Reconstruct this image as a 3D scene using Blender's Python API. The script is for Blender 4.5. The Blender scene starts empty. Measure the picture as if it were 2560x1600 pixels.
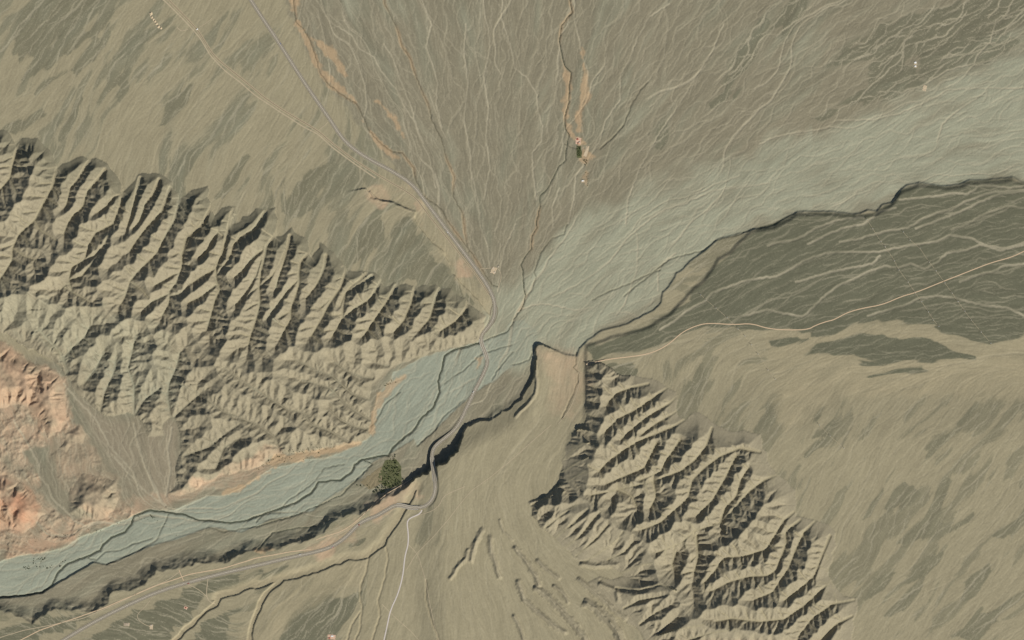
import bpy, bmesh, math, heapq, random
import numpy as np
from mathutils import Vector

S = 3.0                                        # metres per map unit
scene = bpy.context.scene
# ------------------------------------------------------------------ camera: a satellite's near-vertical view
CAM_H = 60000.0
cam_data = bpy.data.cameras.new('camera'); cam = bpy.data.objects.new('camera', cam_data)
scene.collection.objects.link(cam); scene.camera = cam
cam.location = (0.0, 0.0, CAM_H); cam.rotation_euler = (0.0, 0.0, 0.0)
cam_data.sensor_fit = 'HORIZONTAL'; cam_data.sensor_width = 36.0
cam_data.lens = 36.0 * (CAM_H - 20.0) / (2560 * S)
cam_data.clip_start = 1000.0; cam_data.clip_end = 200000.0
# ------------------------------------------------------------------ daylight
SUN_EL, SUN_AZ = math.radians(38.5), math.radians(136.0)      # azimuth clockwise from north (up in the picture)
world = bpy.data.worlds.new('World'); scene.world = world; world.use_nodes = True
nt = world.node_tree; bg = nt.nodes['Background']
sky = nt.nodes.new('ShaderNodeTexSky'); sky.sky_type = 'NISHITA'; sky.sun_disc = False
sky.sun_elevation = SUN_EL; sky.sun_rotation = SUN_AZ
nt.links.new(sky.outputs['Color'], bg.inputs['Color']); bg.inputs['Strength'].default_value = 0.065
sun_d = bpy.data.lights.new('sun', 'SUN'); sun = bpy.data.objects.new('sun', sun_d); scene.collection.objects.link(sun)
sun_d.energy = 5.0; sun_d.angle = math.radians(0.53); sun_d.color = (1.0, 0.965, 0.895)
sdir = Vector((math.cos(SUN_EL) * math.sin(SUN_AZ), math.cos(SUN_EL) * math.cos(SUN_AZ), math.sin(SUN_EL)))
sun.rotation_euler = sdir.to_track_quat('Z', 'Y').to_euler(); sun.location = sdir * 9000
vs = scene.view_settings; vs.view_transform = 'Standard'; vs.look = 'None'; vs.exposure = -0.08; vs.gamma = 1.0; vs.use_curve_mapping = False

# ------------------------------------------------------------------ survey
# All traced outlines are in "map units" (1 unit = 3 m, x to the east, y to the south).
GX0, GX1, GY0, GY1, STEP = -30.0, 2590.0, -30.0, 1630.0, 2.0
NX = int(round((GX1 - GX0) / STEP)) + 1
NY = int(round((GY1 - GY0) / STEP)) + 1
RNG = np.random.RandomState(11)

def P(s):
    return np.array([[float(v) for v in t.split(',')] for t in s.split()])

class Grid:
    def __init__(self, x0, y0, step, nx, ny):
        self.x0, self.y0, self.s, self.nx, self.ny = x0, y0, step, nx, ny
        self.x = x0 + step * np.arange(nx); self.y = y0 + step * np.arange(ny)
    def win(self, xa, xb, ya, yb):
        i0 = max(0, int(math.floor((xa - self.x0) / self.s))); i1 = min(self.nx, int(math.ceil((xb - self.x0) / self.s)) + 1)
        j0 = max(0, int(math.floor((ya - self.y0) / self.s))); j1 = min(self.ny, int(math.ceil((yb - self.y0) / self.s)) + 1)
        return i0, i1, j0, j1
    def dist(self, lines, R, widths=None):
        """distance to polylines, capped at R"""
        D = np.full((self.ny, self.nx), R, np.float32)
        if isinstance(lines, np.ndarray): lines = [lines]
        for L in lines:
            for (ax, ay), (bx, by) in zip(L[:-1], L[1:]):
                i0, i1, j0, j1 = self.win(min(ax, bx) - R, max(ax, bx) + R, min(ay, by) - R, max(ay, by) + R)
                if i1 <= i0 or j1 <= j0: continue
                X = self.x[None, i0:i1]; Y = self.y[j0:j1, None]
                dx, dy = bx - ax, by - ay; q = dx * dx + dy * dy + 1e-9
                t = np.clip(((X - ax) * dx + (Y - ay) * dy) / q, 0, 1)
                d = np.hypot(X - ax - t * dx, Y - ay - t * dy)
                np.minimum(D[j0:j1, i0:i1], d, out=D[j0:j1, i0:i1])
        return D
    def fill(self, poly):
        M = np.zeros((self.ny, self.nx), bool); n = len(poly)
        for k in range(n):
            (ax, ay), (bx, by) = poly[k], poly[(k + 1) % n]
            if ay == by: continue
            if ay > by: ax, ay, bx, by = bx, by, ax, ay
            j0 = max(0, int(math.ceil((ay - self.y0) / self.s))); j1 = min(self.ny, int(math.ceil((by - self.y0) / self.s)))
            if j1 <= j0: continue
            yy = self.y[j0:j1]; xc = ax + (yy - ay) * (bx - ax) / (by - ay)
            M[j0:j1] ^= (self.x[None, :] < xc[:, None])
        return M
    def sdf(self, poly, R, edge=None):
        """signed distance (positive inside), capped at +-R; edge = the open polyline whose distance counts"""
        d = self.dist(np.vstack([poly, poly[:1]]) if edge is None else edge, R)
        return np.where(self.fill(poly), d, -d)

def taps(xs, n, s, off, kind):
    """four-tap cubic weights (B-spline or Catmull-Rom) and lattice indices"""
    t = (xs - off) / s
    if kind: t = np.clip(t, 0, n - 1.001)
    i = np.floor(t).astype(int); f = (t - i).astype(np.float32)
    if kind: w = [(-f ** 3 + 2 * f ** 2 - f) / 2, (3 * f ** 3 - 5 * f ** 2 + 2) / 2, (-3 * f ** 3 + 4 * f ** 2 + f) / 2, (f ** 3 - f ** 2) / 2]
    else: w = [(1 - f) ** 3 / 6, (3 * f ** 3 - 6 * f ** 2 + 4) / 6, (-3 * f ** 3 + 3 * f ** 2 + 3 * f + 1) / 6, f ** 3 / 6]
    return [(w[k], np.clip(i + k - 1, 0, n - 1)) for k in range(4)]

def resample(q, g, x0, y0, s, kind=1):
    """lattice q (origin x0,y0, spacing s) brought to grid g"""
    q = np.asarray(q, np.float32)
    T = sum(w[:, None] * q[i] for w, i in taps(g.y, q.shape[0], s, y0, kind))
    return sum(np.take(T, i, axis=1) * w[None, :] for w, i in taps(g.x, q.shape[1], s, x0, kind))

def noise(g, scale, seed):
    """smooth noise, about -1..1"""
    rs = np.random.RandomState(seed)
    nx = int((g.x[-1] - g.x[0]) / scale) + 5; ny = int((g.y[-1] - g.y[0]) / scale) + 5
    return resample(rs.randn(ny, nx), g, g.x[0] - 1.7 * scale, g.y[0] - 1.7 * scale, scale, 0) * np.float32(1.35)

def fbm(g, scale, seed, octs=4, gain=0.55):
    out = 0; a = 1.0; tot = 0
    for k in range(octs):
        out = out + a * noise(g, scale / 2 ** k, seed + 31 * k); tot += a; a *= gain
    return out / tot * 1.3

def ss(a, b, x):
    t = np.clip((x - a) / (b - a), 0, 1); return t * t * (3 - 2 * t)

def blur(A, r):
    """box blur twice, radius r cells"""
    for _ in range(2):
        for ax in (0, 1):
            pad = [(0, 0), (0, 0)]; pad[ax] = (r + 1, r)
            C = np.cumsum(np.pad(A, pad, mode='edge').astype(np.float64), axis=ax)
            n = A.shape[ax]
            A = ((np.take(C, np.arange(2 * r + 1, 2 * r + 1 + n), ax) - np.take(C, np.arange(0, n), ax)) / (2 * r + 1)).astype(np.float32)
    return A

def bil(A, x, y):
    i = np.clip(x, 0, A.shape[1] - 1.001); j = np.clip(y, 0, A.shape[0] - 1.001)
    i0 = i.astype(np.int32); j0 = j.astype(np.int32); fx = i - i0; fy = j - j0
    k = j0 * A.shape[1] + i0; F = A.ravel(); w = A.shape[1]
    a = F[k]; b = F[k + 1]; c = F[k + w]; d = F[k + w + 1]
    top = a + (b - a) * fx
    return top + (c + (d - c) * fx - top) * fy

def crinkle(L, amp, seed, seg=9.0):
    """a traced line with natural small wiggles"""
    rs = np.random.RandomState(seed); out = [L[0]]
    for a, b in zip(L[:-1], L[1:]):
        d = np.hypot(*(b - a)); n = max(1, int(d / seg)); nv = np.array([-(b - a)[1], (b - a)[0]]) / max(d, 1e-6)
        for k in range(1, n + 1):
            p = a + (b - a) * k / n
            if k < n: p = p + nv * rs.uniform(-amp, amp)
            out.append(p)
    return np.array(out)

def smooth(L, n=2):
    for _ in range(n):
        q = np.empty((2 * len(L), 2)); q[0::2] = L
        q[1:-1:2] = 0; Q = [L[0]]
        for a, b in zip(L[:-1], L[1:]): Q += [a * .75 + b * .25, a * .25 + b * .75]
        Q.append(L[-1]); L = np.array(Q)
    return L

# ------------------------------------------------------------------ traced lines
# main canyons of the north-west hills, mouth first
NWCH = [P('52,335 34,400 24,445 5,469 -20,490'), P('150,370 143,416 132,466 106,514 87,551 48,585 32,620 30,651 13,680 -10,710'),
 P('330,400 310,458 299,516 283,559 238,583 222,612 212,649 180,668 172,700 180,728'), P('462,440 450,487 437,548 413,590 392,633 370,654 344,680 325,704 312,745 300,765'),
 P('530,515 503,564 466,596 455,638 455,665 439,710 423,728 423,757 405,790'), P('592,500 577,540 566,590 556,633 540,665 540,699 550,725 537,752 530,780 515,830'),
 P('700,555 693,580 666,617 660,649 653,675 648,717 650,760 640,800 628,835 620,868'), P('800,600 772,633 751,654 746,686 748,710 738,741 727,770 727,797 700,845'),
 P('858,635 870,659 862,686 852,717 836,741 820,765 804,797 775,845'), P('960,690 926,747 891,768 857,794 830,842'), P('930,690 905,705 865,730 857,765 857,794'),
 P('990,715 981,731 952,776 936,799 910,840'), P('1040,705 1037,718 1027,760 1010,800 985,830'), P('1100,720 1090,741 1074,797 1040,835'), P('1172,750 1166,770 1143,800 1100,828 1060,840'),
 # smaller canyons between the trunks
 P('225,400 212,418 196,445 175,471 169,498 164,514'), P('262,425 249,442 217,479 206,519 183,538 169,559 159,585'), P('350,445 341,479 333,511 323,548 317,569'), P('398,450 381,487 362,511 352,543 344,559 331,572'), P('425,470 405,527 370,564 341,601 325,627'),
 P('665,525 635,572 606,588 582,612 577,638'), P('725,590 719,620 706,665 693,704 690,720'), P('815,640 812,665 800,695 788,717 765,745'), P('915,685 900,700 878,715 862,735 850,765'),
 # side canyons, from the trunk up
 P('299,487 286,490 265,516 243,532'), P('556,590 545,580 529,600 516,625 495,646'), P('656,625 635,640 606,675 585,694'), P('652,650 640,690 615,730 590,760'), P('540,670 529,678 503,691 480,708'), P('548,715 540,712 503,741 471,757'), P('448,683 434,686 413,699 386,714'), P('424,733 410,740 384,752 354,776'), P('745,700 720,725 690,765 665,800'), P('850,722 830,745 800,770'),
 P('455,640 475,600 487,570 500,548'), P('165,720 190,735 215,748 240,765'), P('87,551 100,575 125,590 140,600'), P('172,700 205,690 225,665 245,640'), P('540,690 570,650 585,610 600,580'), P('648,717 680,690 700,655 712,625'),
 P('212,649 235,640 262,610 275,575'), P('32,620 60,640 90,650'), P('325,704 350,720 372,745'), P('423,740 450,735 470,715')]
# canyons of the scarp side, mouth first
NWS = [P('925,1050 905,1038 865,1012 825,970 799,962 755,950'), P('931,946 905,943 865,927 835,905'), P('970,916 935,908'), P('925,1000 880,985 830,940 790,925 740,900'),
 P('870,1105 825,1078 778,1062 760,1033 720,1025 640,975 560,920'), P('925,1075 890,1068 850,1050 820,1020'), P('165,935 159,893 185,866 212,842 225,815'), P('170,930 150,880 120,850 95,820'),
 P('335,1040 335,964 320,920 330,880 340,840'), P('428,1050 418,990 423,958 440,920 450,880'), P('428,1050 470,1010 500,985'), P('700,1140 690,1095 640,1060 560,1030 500,985 440,955'), P('460,1140 520,1120 570,1080 600,1060'), P('335,1040 360,1000 400,970'), P('250,1030 262,980 285,930 290,890'),
 P('210,960 240,920 260,880'), P('540,1170 560,1120 600,1095')]
# strike bands of harder rock
HARD = [P('180,830 250,862 330,900 400,935 470,968 540,1010 620,1058 690,1090 760,1110'), P('60,790 160,815 260,850 330,885'), P('420,870 520,940 600,985 680,1020 770,1060'), P('640,905 720,960 800,1010 860,1045')]
NWDIV = P('-30,772 60,775 190,772 333,778 423,815 529,846 603,878 677,887 720,859 804,859 910,852 1016,846 1100,844 1165,848')
NTOP = '-60,320 20,330 40,365 55,345 95,345 125,375 141,425 156,410 190,395 240,395 270,410 295,445 308,480 324,465 345,437 400,435 430,455 447,500 462,490 480,475 520,465 525,520 537,540 555,520 590,518 582,562 600,555 640,520 690,518 690,592 706,590 730,568 770,605 780,642 800,605 835,630 855,655 868,675 885,680 920,680 950,690 962,718 985,705 1030,715 1060,712 1130,722 1180,765'
NWPOLY = P(NTOP + ' 1215,790 1212,830 1196,852 1143,868 1100,876 1050,890 1020,905 975,925 950,950 930,965 923,1000 925,1090 880,1112 800,1124 740,1132 690,1135 650,1165 560,1185 520,1205 490,1225 450,1235 440,1180 455,1130 450,1080 430,1040 405,1060 410,1090 370,1090 350,1050 330,1035 305,1035 270,1040 235,1020 190,980 160,930 130,900 60,865 20,835 -60,800')
SECH = [P('1620,960 1579,969 1545,980 1523,1001 1510,1025'), P('1675,965 1650,982 1597,1020 1545,1046 1513,1078 1497,1104'), P('1700,985 1677,1006 1611,1046 1571,1080 1552,1099'), P('1700,1022 1685,1033 1642,1057 1605,1085'),
 P('1710,1050 1687,1065 1650,1080 1597,1102 1558,1125 1518,1154 1492,1184'), P('1780,1070 1765,1115 1740,1147 1703,1176 1632,1203 1545,1224 1478,1237'), P('1640,1110 1610,1170 1560,1190 1515,1210'), P('1700,1100 1665,1150 1650,1180 1600,1200'),
 P('1900,1130 1850,1120 1800,1140 1760,1170 1730,1200 1719,1245 1677,1282 1650,1306 1592,1328'), P('1960,1180 1910,1200 1875,1226 1843,1261 1804,1306 1735,1327 1703,1356 1664,1372 1621,1388'), P('1840,1140 1815,1190 1780,1250 1740,1290'), P('1800,1306 1812,1270 1840,1240 1850,1200 1870,1170'),
 P('1985,1280 1960,1300 1915,1372 1859,1390 1809,1393 1783,1430 1760,1455'), P('2000,1300 1962,1330 1965,1359 1938,1425 1920,1438 1875,1440 1822,1454 1783,1475 1735,1486'), P('2040,1300 2010,1330 1990,1370 1970,1420 1930,1480 1880,1500'), P('2075,1340 2050,1400 2035,1440 2000,1470 1960,1500'),
 P('2092,1385 2078,1451 2012,1512 1960,1547 1900,1553 1830,1545 1790,1552'), P('2135,1500 2080,1510 2030,1545 1995,1590 1980,1640'), P('2130,1540 2090,1560 2050,1600 2030,1640'), P('1690,1380 1680,1410 1690,1450 1700,1475'), P('1740,1340 1745,1390 1735,1430'),
 P('1545,1224 1580,1240 1592,1270'), P('1632,1203 1640,1240 1625,1270')]
SEWEST = [P('1462,925 1478,930 1488,934'), P('1463,962 1480,966 1494,972'), P('1463,1000 1482,1004 1490,1008'), P('1462,1035 1480,1040 1492,1044'), P('1424,1084 1448,1072 1478,1078'), P('1404,1150 1430,1128 1455,1108 1472,1106'), P('1400,1185 1435,1160 1470,1142'), P('1375,1228 1415,1205 1450,1185 1468,1178'), P('1330,1262 1370,1245 1410,1228')]
SECREST = P('1490,900 1500,935 1511,969 1505,1025 1508,1060 1494,1100 1492,1144 1484,1184 1464,1240')
SEDIV = P('1330,1275 1354,1266 1400,1252 1439,1242 1465,1250 1513,1271 1545,1306 1590,1332 1602,1369 1640,1400 1680,1440 1715,1478 1760,1490 1800,1496 1860,1508 1930,1512')
SESW = [P('1350,1330 1400,1290 1440,1262'), P('1380,1350 1430,1310 1470,1270'), P('1410,1370 1450,1340 1480,1300 1500,1278'), P('1440,1390 1490,1345 1520,1310'), P('1470,1400 1530,1360 1560,1325'), P('1520,1400 1560,1380 1590,1345'), P('1500,1450 1560,1430 1610,1410 1640,1405'), P('1540,1470 1600,1475 1650,1460 1690,1475'),
 P('1600,1560 1640,1530 1680,1510'), P('1620,1640 1640,1590 1700,1570 1760,1560'), P('1560,1520 1600,1500 1650,1490'), P('1700,1640 1720,1600 1780,1580 1850,1570')]
SEPOLY = P('1466,905 1500,905 1560,940 1610,945 1650,955 1690,980 1695,1040 1715,1050 1745,1030 1770,1045 1785,1060 1840,1080 1860,1075 1900,1085 1905,1120 1940,1180 1990,1225 1990,1290 2035,1300 2070,1310 2090,1330 2082,1400 2072,1440 2110,1490 2140,1495 2135,1570 2120,1660 1640,1660 1610,1600 1560,1540 1520,1500 1470,1455 1500,1440 1530,1450 1560,1440 1520,1410 1450,1402 1410,1370 1370,1330 1330,1290 1320,1255 1370,1235 1400,1210 1405,1150 1430,1085 1462,1060 1466,1000')
# terrace edge along the south bank (crest), then the low bluff of the big wash
SCARP = P('-40,1540 0,1528 26,1533 55,1540 80,1560 122,1530 138,1517 156,1524 185,1524 212,1526 238,1528 265,1512 278,1486 294,1475 315,1476 362,1463 368,1446 384,1435 392,1425 423,1424 455,1417 490,1409 527,1404 563,1409 595,1388 635,1377 666,1377 701,1369 727,1359 756,1356 788,1338 809,1330 820,1314 844,1295 878,1285 899,1285 926,1269 958,1248 995,1232 1016,1216 1037,1196 1069,1184 1080,1168 1116,1155 1143,1128 1151,1099 1164,1070 1185,1054 1209,1049 1222,1049 1243,1035 1275,1020 1301,1001 1320,969 1336,932 1341,893')
BLUFF = P('1337,870 1343,862 1357,861 1375,869 1394,877 1412,886 1439,890 1444,891 1449,871 1460,861 1470,850 1486,840 1507,826 1531,820 1566,811 1587,799 1619,784 1635,776 1653,757 1658,731 1674,715 1687,694 1691,683 1709,672 1724,654 1751,635 1769,622 1796,598 1838,588 1873,576 1920,568 1936,563 1960,548 1994,530 2031,529 2079,529 2132,536 2150,534 2169,526 2192,528 2206,512 2230,506 2245,490 2253,474 2267,463 2298,456 2327,462 2364,465 2399,461 2425,450 2470,450 2513,446 2531,442 2560,457 2610,470')
UPPER = P('2610,480 2560,467 2531,452 2513,456 2470,460 2425,460 2399,471 2364,475 2298,466 2253,484 2230,516 2192,538 2132,546 2079,539 1994,540 1936,573 1880,582 1862,598 1841,617 1828,633 1798,649 1788,667 1780,680 1761,704 1735,725 1716,747 1693,770 1677,789 1650,803 1624,821 1597,829 1558,840 1529,845 1513,853 1497,858 1468,866')
RBN = P('-40,1415 0,1406 40,1390 119,1380 159,1369 201,1343 238,1330 265,1319 317,1298 333,1287 370,1274 434,1277 471,1261 516,1240 569,1237 608,1218 640,1196 680,1170 727,1162 759,1149 809,1147 852,1131 891,1115 920,1096 934,1072 934,1033 944,990 955,975 973,959 984,932 1024,911 1053,893 1100,879 1143,871 1196,856 1235,842 1262,828')
RBS = P('1340,868 1335,885 1320,905 1280,916 1243,948 1182,985 1143,1020 1090,1075 1042,1115 1034,1098 1000,1120 971,1136 931,1155 905,1192 836,1234 799,1261 783,1277 733,1290 674,1300 640,1316 603,1332 529,1316 489,1330 423,1353 370,1367 331,1385 265,1412 235,1406 185,1435 146,1457 106,1483 53,1491 0,1496 -40,1505')
HIGHWAY = P('600,-40 627,0 640,21 693,100 754,196 788,246 825,299 852,341 878,368 920,397 984,429 1034,463 1063,503 1103,556 1143,609 1185,665 1217,710 1235,747 1238,775 1233,800 1219,819 1203,838 1203,858 1214,882 1220,906 1209,935 1185,980 1164,1025 1151,1054 1137,1075 1111,1096 1087,1115 1079,1136 1082,1162 1087,1200 1089,1218 1085,1240 1074,1258 1055,1269 1026,1270 1005,1263 987,1263 968,1274 942,1290 915,1299 894,1312 873,1335 852,1353 825,1369 788,1380 746,1389 693,1401 640,1414 556,1433 476,1454 397,1478 331,1507 265,1539 212,1568 164,1597 120,1625')
OLDROAD = P('385,-40 421,0 492,71 516,111 537,143 577,175 640,226 656,241 719,283 793,325 825,354 886,401 957,445 1037,490 1063,527 1116,593 1156,643 1190,686 1224,738')
TRACKE = P('1465,911 1518,898 1584,891 1632,882 1672,861 1703,832 1735,816 1769,807 1836,812 1878,808 1920,822 1973,825 2020,824 2039,813 2068,803 2084,800 2118,781 2158,770 2206,762 2256,740 2288,732 2349,707 2423,678 2476,657 2529,643 2560,628 2600,610')
TRACKS = P('1055,1275 1050,1285 1024,1295 1017,1306 1021,1332 1021,1361 1012,1390 1008,1438 995,1486 976,1525 968,1565 960,1600 954,1630')
STREAM = [P('1198,858 1140,873 1111,890 1106,919 1095,953 1099,980 1082,1020 1053,1046 1034,1075 1005,1099 981,1120 971,1139 944,1141 905,1149 886,1162 878,1181 852,1200 796,1205 778,1232 741,1256 693,1274 640,1292 608,1303 577,1308 529,1302 489,1299 463,1287 423,1282 370,1276 335,1290 328,1311 312,1330 278,1343 257,1361 249,1377 212,1393 169,1409 143,1433 130,1462 106,1481 53,1489 0,1493 -40,1500'),
 P('1425,-40 1425,0 1431,29 1404,63 1398,101 1407,146 1412,164 1428,180 1423,220 1423,254 1412,291 1414,323 1423,336 1415,376 1415,400 1396,416 1383,445 1367,474 1350,490 1351,516 1341,553 1343,569 1330,590 1329,622 1312,643 1302,662 1308,678 1309,717 1314,739 1306,768 1285,797 1280,813 1267,830 1235,842 1198,857')]
STREAM2 = [P('733,-30 733,0 739,53 756,69 772,95 791,148 799,180 820,209 852,235 891,259 907,291 920,323 944,352 979,378 1005,381 1018,400 1034,419 1039,448 1050,470 1063,493 1103,522 1116,548 1143,585 1177,630 1201,667 1230,712 1243,716'),
 P('961,-20 961,8 981,48 995,79 1005,116 1024,143 1037,183 1053,222 1074,272 1077,296 1103,344 1116,397 1135,440 1132,490 1156,532 1161,580 1172,630'),
 P('1340,863 1334,880 1322,900 1300,908 1280,912'), P('1280,862 1217,880 1196,890 1160,925 1130,944 1110,960'), P('1418,560 1410,585 1380,595 1352,630 1342,660 1335,680 1340,692 1330,725 1316,740'),
 P('640,1378 680,1332 740,1320 790,1316'), P('905,1149 930,1160 890,1200 850,1240 800,1262 735,1290 690,1302 640,1318'), P('640,1305 660,1285 700,1282'), P('1230,950 1243,925 1260,905 1282,880'), P('890,1090 935,1060 962,1010 1000,980'),
 P('265,1412 300,1398 340,1380 390,1350 410,1310 420,1285'), P('212,1393 240,1400 262,1380 300,1376 330,1360 380,1345'), P('640,1316 560,1330 520,1318'), P('1042,1115 1085,1077 1110,1040 1160,1000'), P('700,1275 720,1250 760,1225 790,1200 810,1170 860,1160'), P('1650,675 1615,688 1570,710 1530,725 1480,750'), P('1873,576 1830,592 1790,600 1760,625 1700,640 1670,650 1560,740'),
 P('1440,372 1410,360'), P('1500,372 1530,345 1560,310 1580,260 1600,225 1620,205'), P('1010,1660 1005,1600'), P('1440,880 1440,910 1433,918 1447,932 1445,955 1430,990 1405,1045'), P('1337,870 1325,895')]
# pale dry washes on the dark eastern plain
WASHE = [P('2600,600 2560,606 2502,627 2462,614 2430,596 2375,588 2343,604 2285,612 2237,620 2198,630 2132,630 2063,633 2013,651 1978,672 1941,691 1900,695 1862,703 1836,712 1783,731 1764,752 1716,778 1690,800 1650,825'), P('2600,600 2520,622 2449,612 2417,625 2367,633 2343,657 2312,672 2277,659 2245,670 2211,665 2169,680 2132,699 2100,712 2066,736 2039,762 2018,784 2005,792 1946,781 1920,774 1860,790'),
 P('2560,465 2520,470 2480,465 2450,465 2420,485 2385,483 2340,490 2300,495 2250,500'), P('2600,470 2540,478 2490,480 2450,490 2410,505 2380,525 2350,530 2310,545 2270,570 2220,577 2170,590 2140,600 2100,605'), P('2560,478 2500,485 2440,510 2400,530 2360,545 2320,560 2290,572'), P('2200,640 2180,660 2140,668 2100,675 2060,685 2040,690 2010,700 1990,705'),
 P('2160,545 2120,545 2080,555 2040,570 2010,590 1985,600 1950,605 1920,615'), P('2240,520 2200,530 2160,560 2110,570 2060,590 2020,610'), P('2560,520 2520,515 2490,525 2450,540 2420,560 2380,575'), P('2560,660 2510,665 2480,680 2440,690 2400,705'), P('2560,790 2520,770 2470,765 2420,755 2390,745 2340,740 2300,745 2260,765 2220,775 2170,790')]
WASHS = [P('640,1465 693,1449 746,1438 804,1420 860,1398 920,1388 957,1359 975,1330 997,1300 1010,1274 1030,1240 1043,1215'), P('625,1600 630,1560 640,1535 650,1510 674,1475 706,1448'), P('430,1605 503,1539 540,1510 548,1490 595,1478 640,1462')]
WASHT = [P('880,1620 900,1570 905,1520 900,1490 903,1460 915,1430 922,1395'), P('930,1600 950,1540 945,1500 960,1450 970,1400 965,1370'), P('860,1620 880,1560 900,1530'), P('1065,1450 1065,1500 1075,1540 1090,1580 1105,1620')]

NTOPC = crinkle(P(NTOP), 5.5, 999, 13)
def clear_of(lines, crest, gap):
    """canyons end short of the crest"""
    out = []
    for L in lines:
        D = np.concatenate([L[i] + (L[i + 1] - L[i]) * np.linspace(0, 1, max(2, int(np.hypot(*(L[i + 1] - L[i])) / 5)), endpoint=False)[:, None] for i in range(len(L) - 1)] + [L[-1:]])
        keep = np.ones(len(D), bool)
        for (ax, ay), (bx, by) in zip(crest[:-1], crest[1:]):
            dx, dy = bx - ax, by - ay; t = np.clip(((D[:, 0] - ax) * dx + (D[:, 1] - ay) * dy) / (dx * dx + dy * dy), 0, 1)
            keep &= np.hypot(D[:, 0] - ax - t * dx, D[:, 1] - ay - t * dy) > gap
        if not keep[0]: continue
        n = int(np.argmin(keep)) if not keep.all() else len(D)
        if n >= 3: out.append(D[:n:2] if (n - 1) % 2 == 0 else np.vstack([D[:n:2], D[n - 1:n]]))
    return out
NTRUNK = 24
NWPOLY = np.vstack([NTOPC, crinkle(NWPOLY[len(P(NTOP)):], 5.0, 998, 12)])
NWCH = clear_of(NWCH[:24], NWDIV, 15) + clear_of(NWCH[24:], NWDIV, 15)
NWS = clear_of(NWS, NWDIV, 24)
SECH = clear_of(clear_of(SECH, SECREST, 9), SEDIV, 13)
SESW = clear_of(SESW, SEDIV, 11)

def gullies(lines, gap, length, tilt, seed, skip=14.0):
    """short side gullies on both flanks of every canyon"""
    rs = np.random.RandomState(seed); out = []
    for L in lines:
        seg = np.hypot(*np.diff(L, axis=0).T); s = np.concatenate([[0], np.cumsum(seg)]); t = skip + rs.uniform(0, gap)
        while t < s[-1] - 4:
            p = np.array([np.interp(t, s, L[:, 0]), np.interp(t, s, L[:, 1])]); q = np.array([np.interp(t + 6, s, L[:, 0]), np.interp(t + 6, s, L[:, 1])])
            d = q - p; d /= np.linalg.norm(d) + 1e-9; n = np.array([-d[1], d[0]])
            for sg in (1, -1):
                if rs.rand() < 0.12: continue
                b = p + d * rs.uniform(-0.3, 0.3) * gap; v = sg * n + d * (tilt + rs.uniform(-0.25, 0.3)); v /= np.linalg.norm(v)
                w = np.array([-v[1], v[0]]) * rs.uniform(-0.35, 0.35); ln = length * rs.uniform(0.5, 1.3) * min(1.0, 0.45 + t / 120.0)
                m = 4; out.append(np.array([b + v * ln * k / m + w * ln * (k / m) ** 2 for k in range(m + 1)]))
            t += gap * rs.uniform(0.55, 1.6)
    return out
NWCH = NWCH + gullies(NWCH[:15], 27, 32, 0.3, 5, 22.0)
NSE = len(SECH)
SECH = SECH + gullies(SECH, 25, 26, 0.35, 6, 34.0)

NNWS = len(NWS)
NWS = NWS + clear_of(gullies(NWS, 19, 17, 0.3, 7, 10.0), NWDIV, 34)
FANW = [P('791,-20 791,0 809,29 830,58 878,87 899,122 936,143 952,177 992,225 1010,265 1040,310 1060,360'), P('1055,-20 1055,0 1069,37 1079,63 1066,114 1084,172 1095,212 1090,260 1105,320'), P('1209,-20 1209,0 1211,34 1222,79 1225,127 1209,190 1222,270 1215,340 1225,420 1210,500'), P('1256,-20 1256,0 1254,42 1270,95 1280,130 1288,172 1320,196 1343,238 1346,283 1357,315 1354,354 1330,384 1335,450 1342,500'),
 P('1674,10 1624,42 1592,98 1574,148 1552,185 1550,251 1513,304 1500,352 1470,400 1440,440 1435,500 1420,560'), P('1437,-20 1437,0 1436,48 1449,100 1452,124 1470,180 1465,238 1449,286 1460,344'), P('1849,440 1783,463 1730,495 1719,508 1664,522 1632,543 1597,572 1566,598 1529,649 1492,680 1439,715 1383,741'), P('1592,585 1595,617 1592,678 1579,712 1563,757 1540,790'),
 P('1300,775 1314,770 1338,762 1359,760 1391,765 1439,776 1480,770'), P('1920,458 1849,469 1783,477 1730,500'), P('1690,633 1664,651 1645,678 1645,728'), P('2580,15 2560,21 2515,40 2489,58 2476,106 2444,138 2436,159 2370,175 2317,209'), P('2580,220 2449,220 2370,225 2317,254 2251,283 2185,299 2089,302 2068,320 1999,331 1941,341 1900,360'), P('2465,230 2391,280 2357,310 2343,357'),
 P('960,110 985,150 1000,200 1030,270 1045,330 1075,400 1090,470'), P('1165,60 1160,130 1170,210 1160,300 1175,380 1180,460 1200,540'), P('1290,560 1262,620 1250,680 1245,730'), P('1180,440 1195,500 1200,560 1220,620 1225,670'), P('1400,470 1380,520 1385,570'), P('1810,60 1780,130 1740,190 1700,260 1650,330 1600,420 1570,500 1565,560')]
SWW = [P('159,959 201,1009 238,1046 275,1117 331,1178 345,1213 390,1250 415,1264'), P('34,1051 66,1104 98,1162 98,1190 120,1215 130,1245 165,1280 190,1305 225,1320'), P('335,1060 345,1110 360,1160 385,1220 405,1255'), P('430,1070 420,1120 425,1180 415,1240')]
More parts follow.
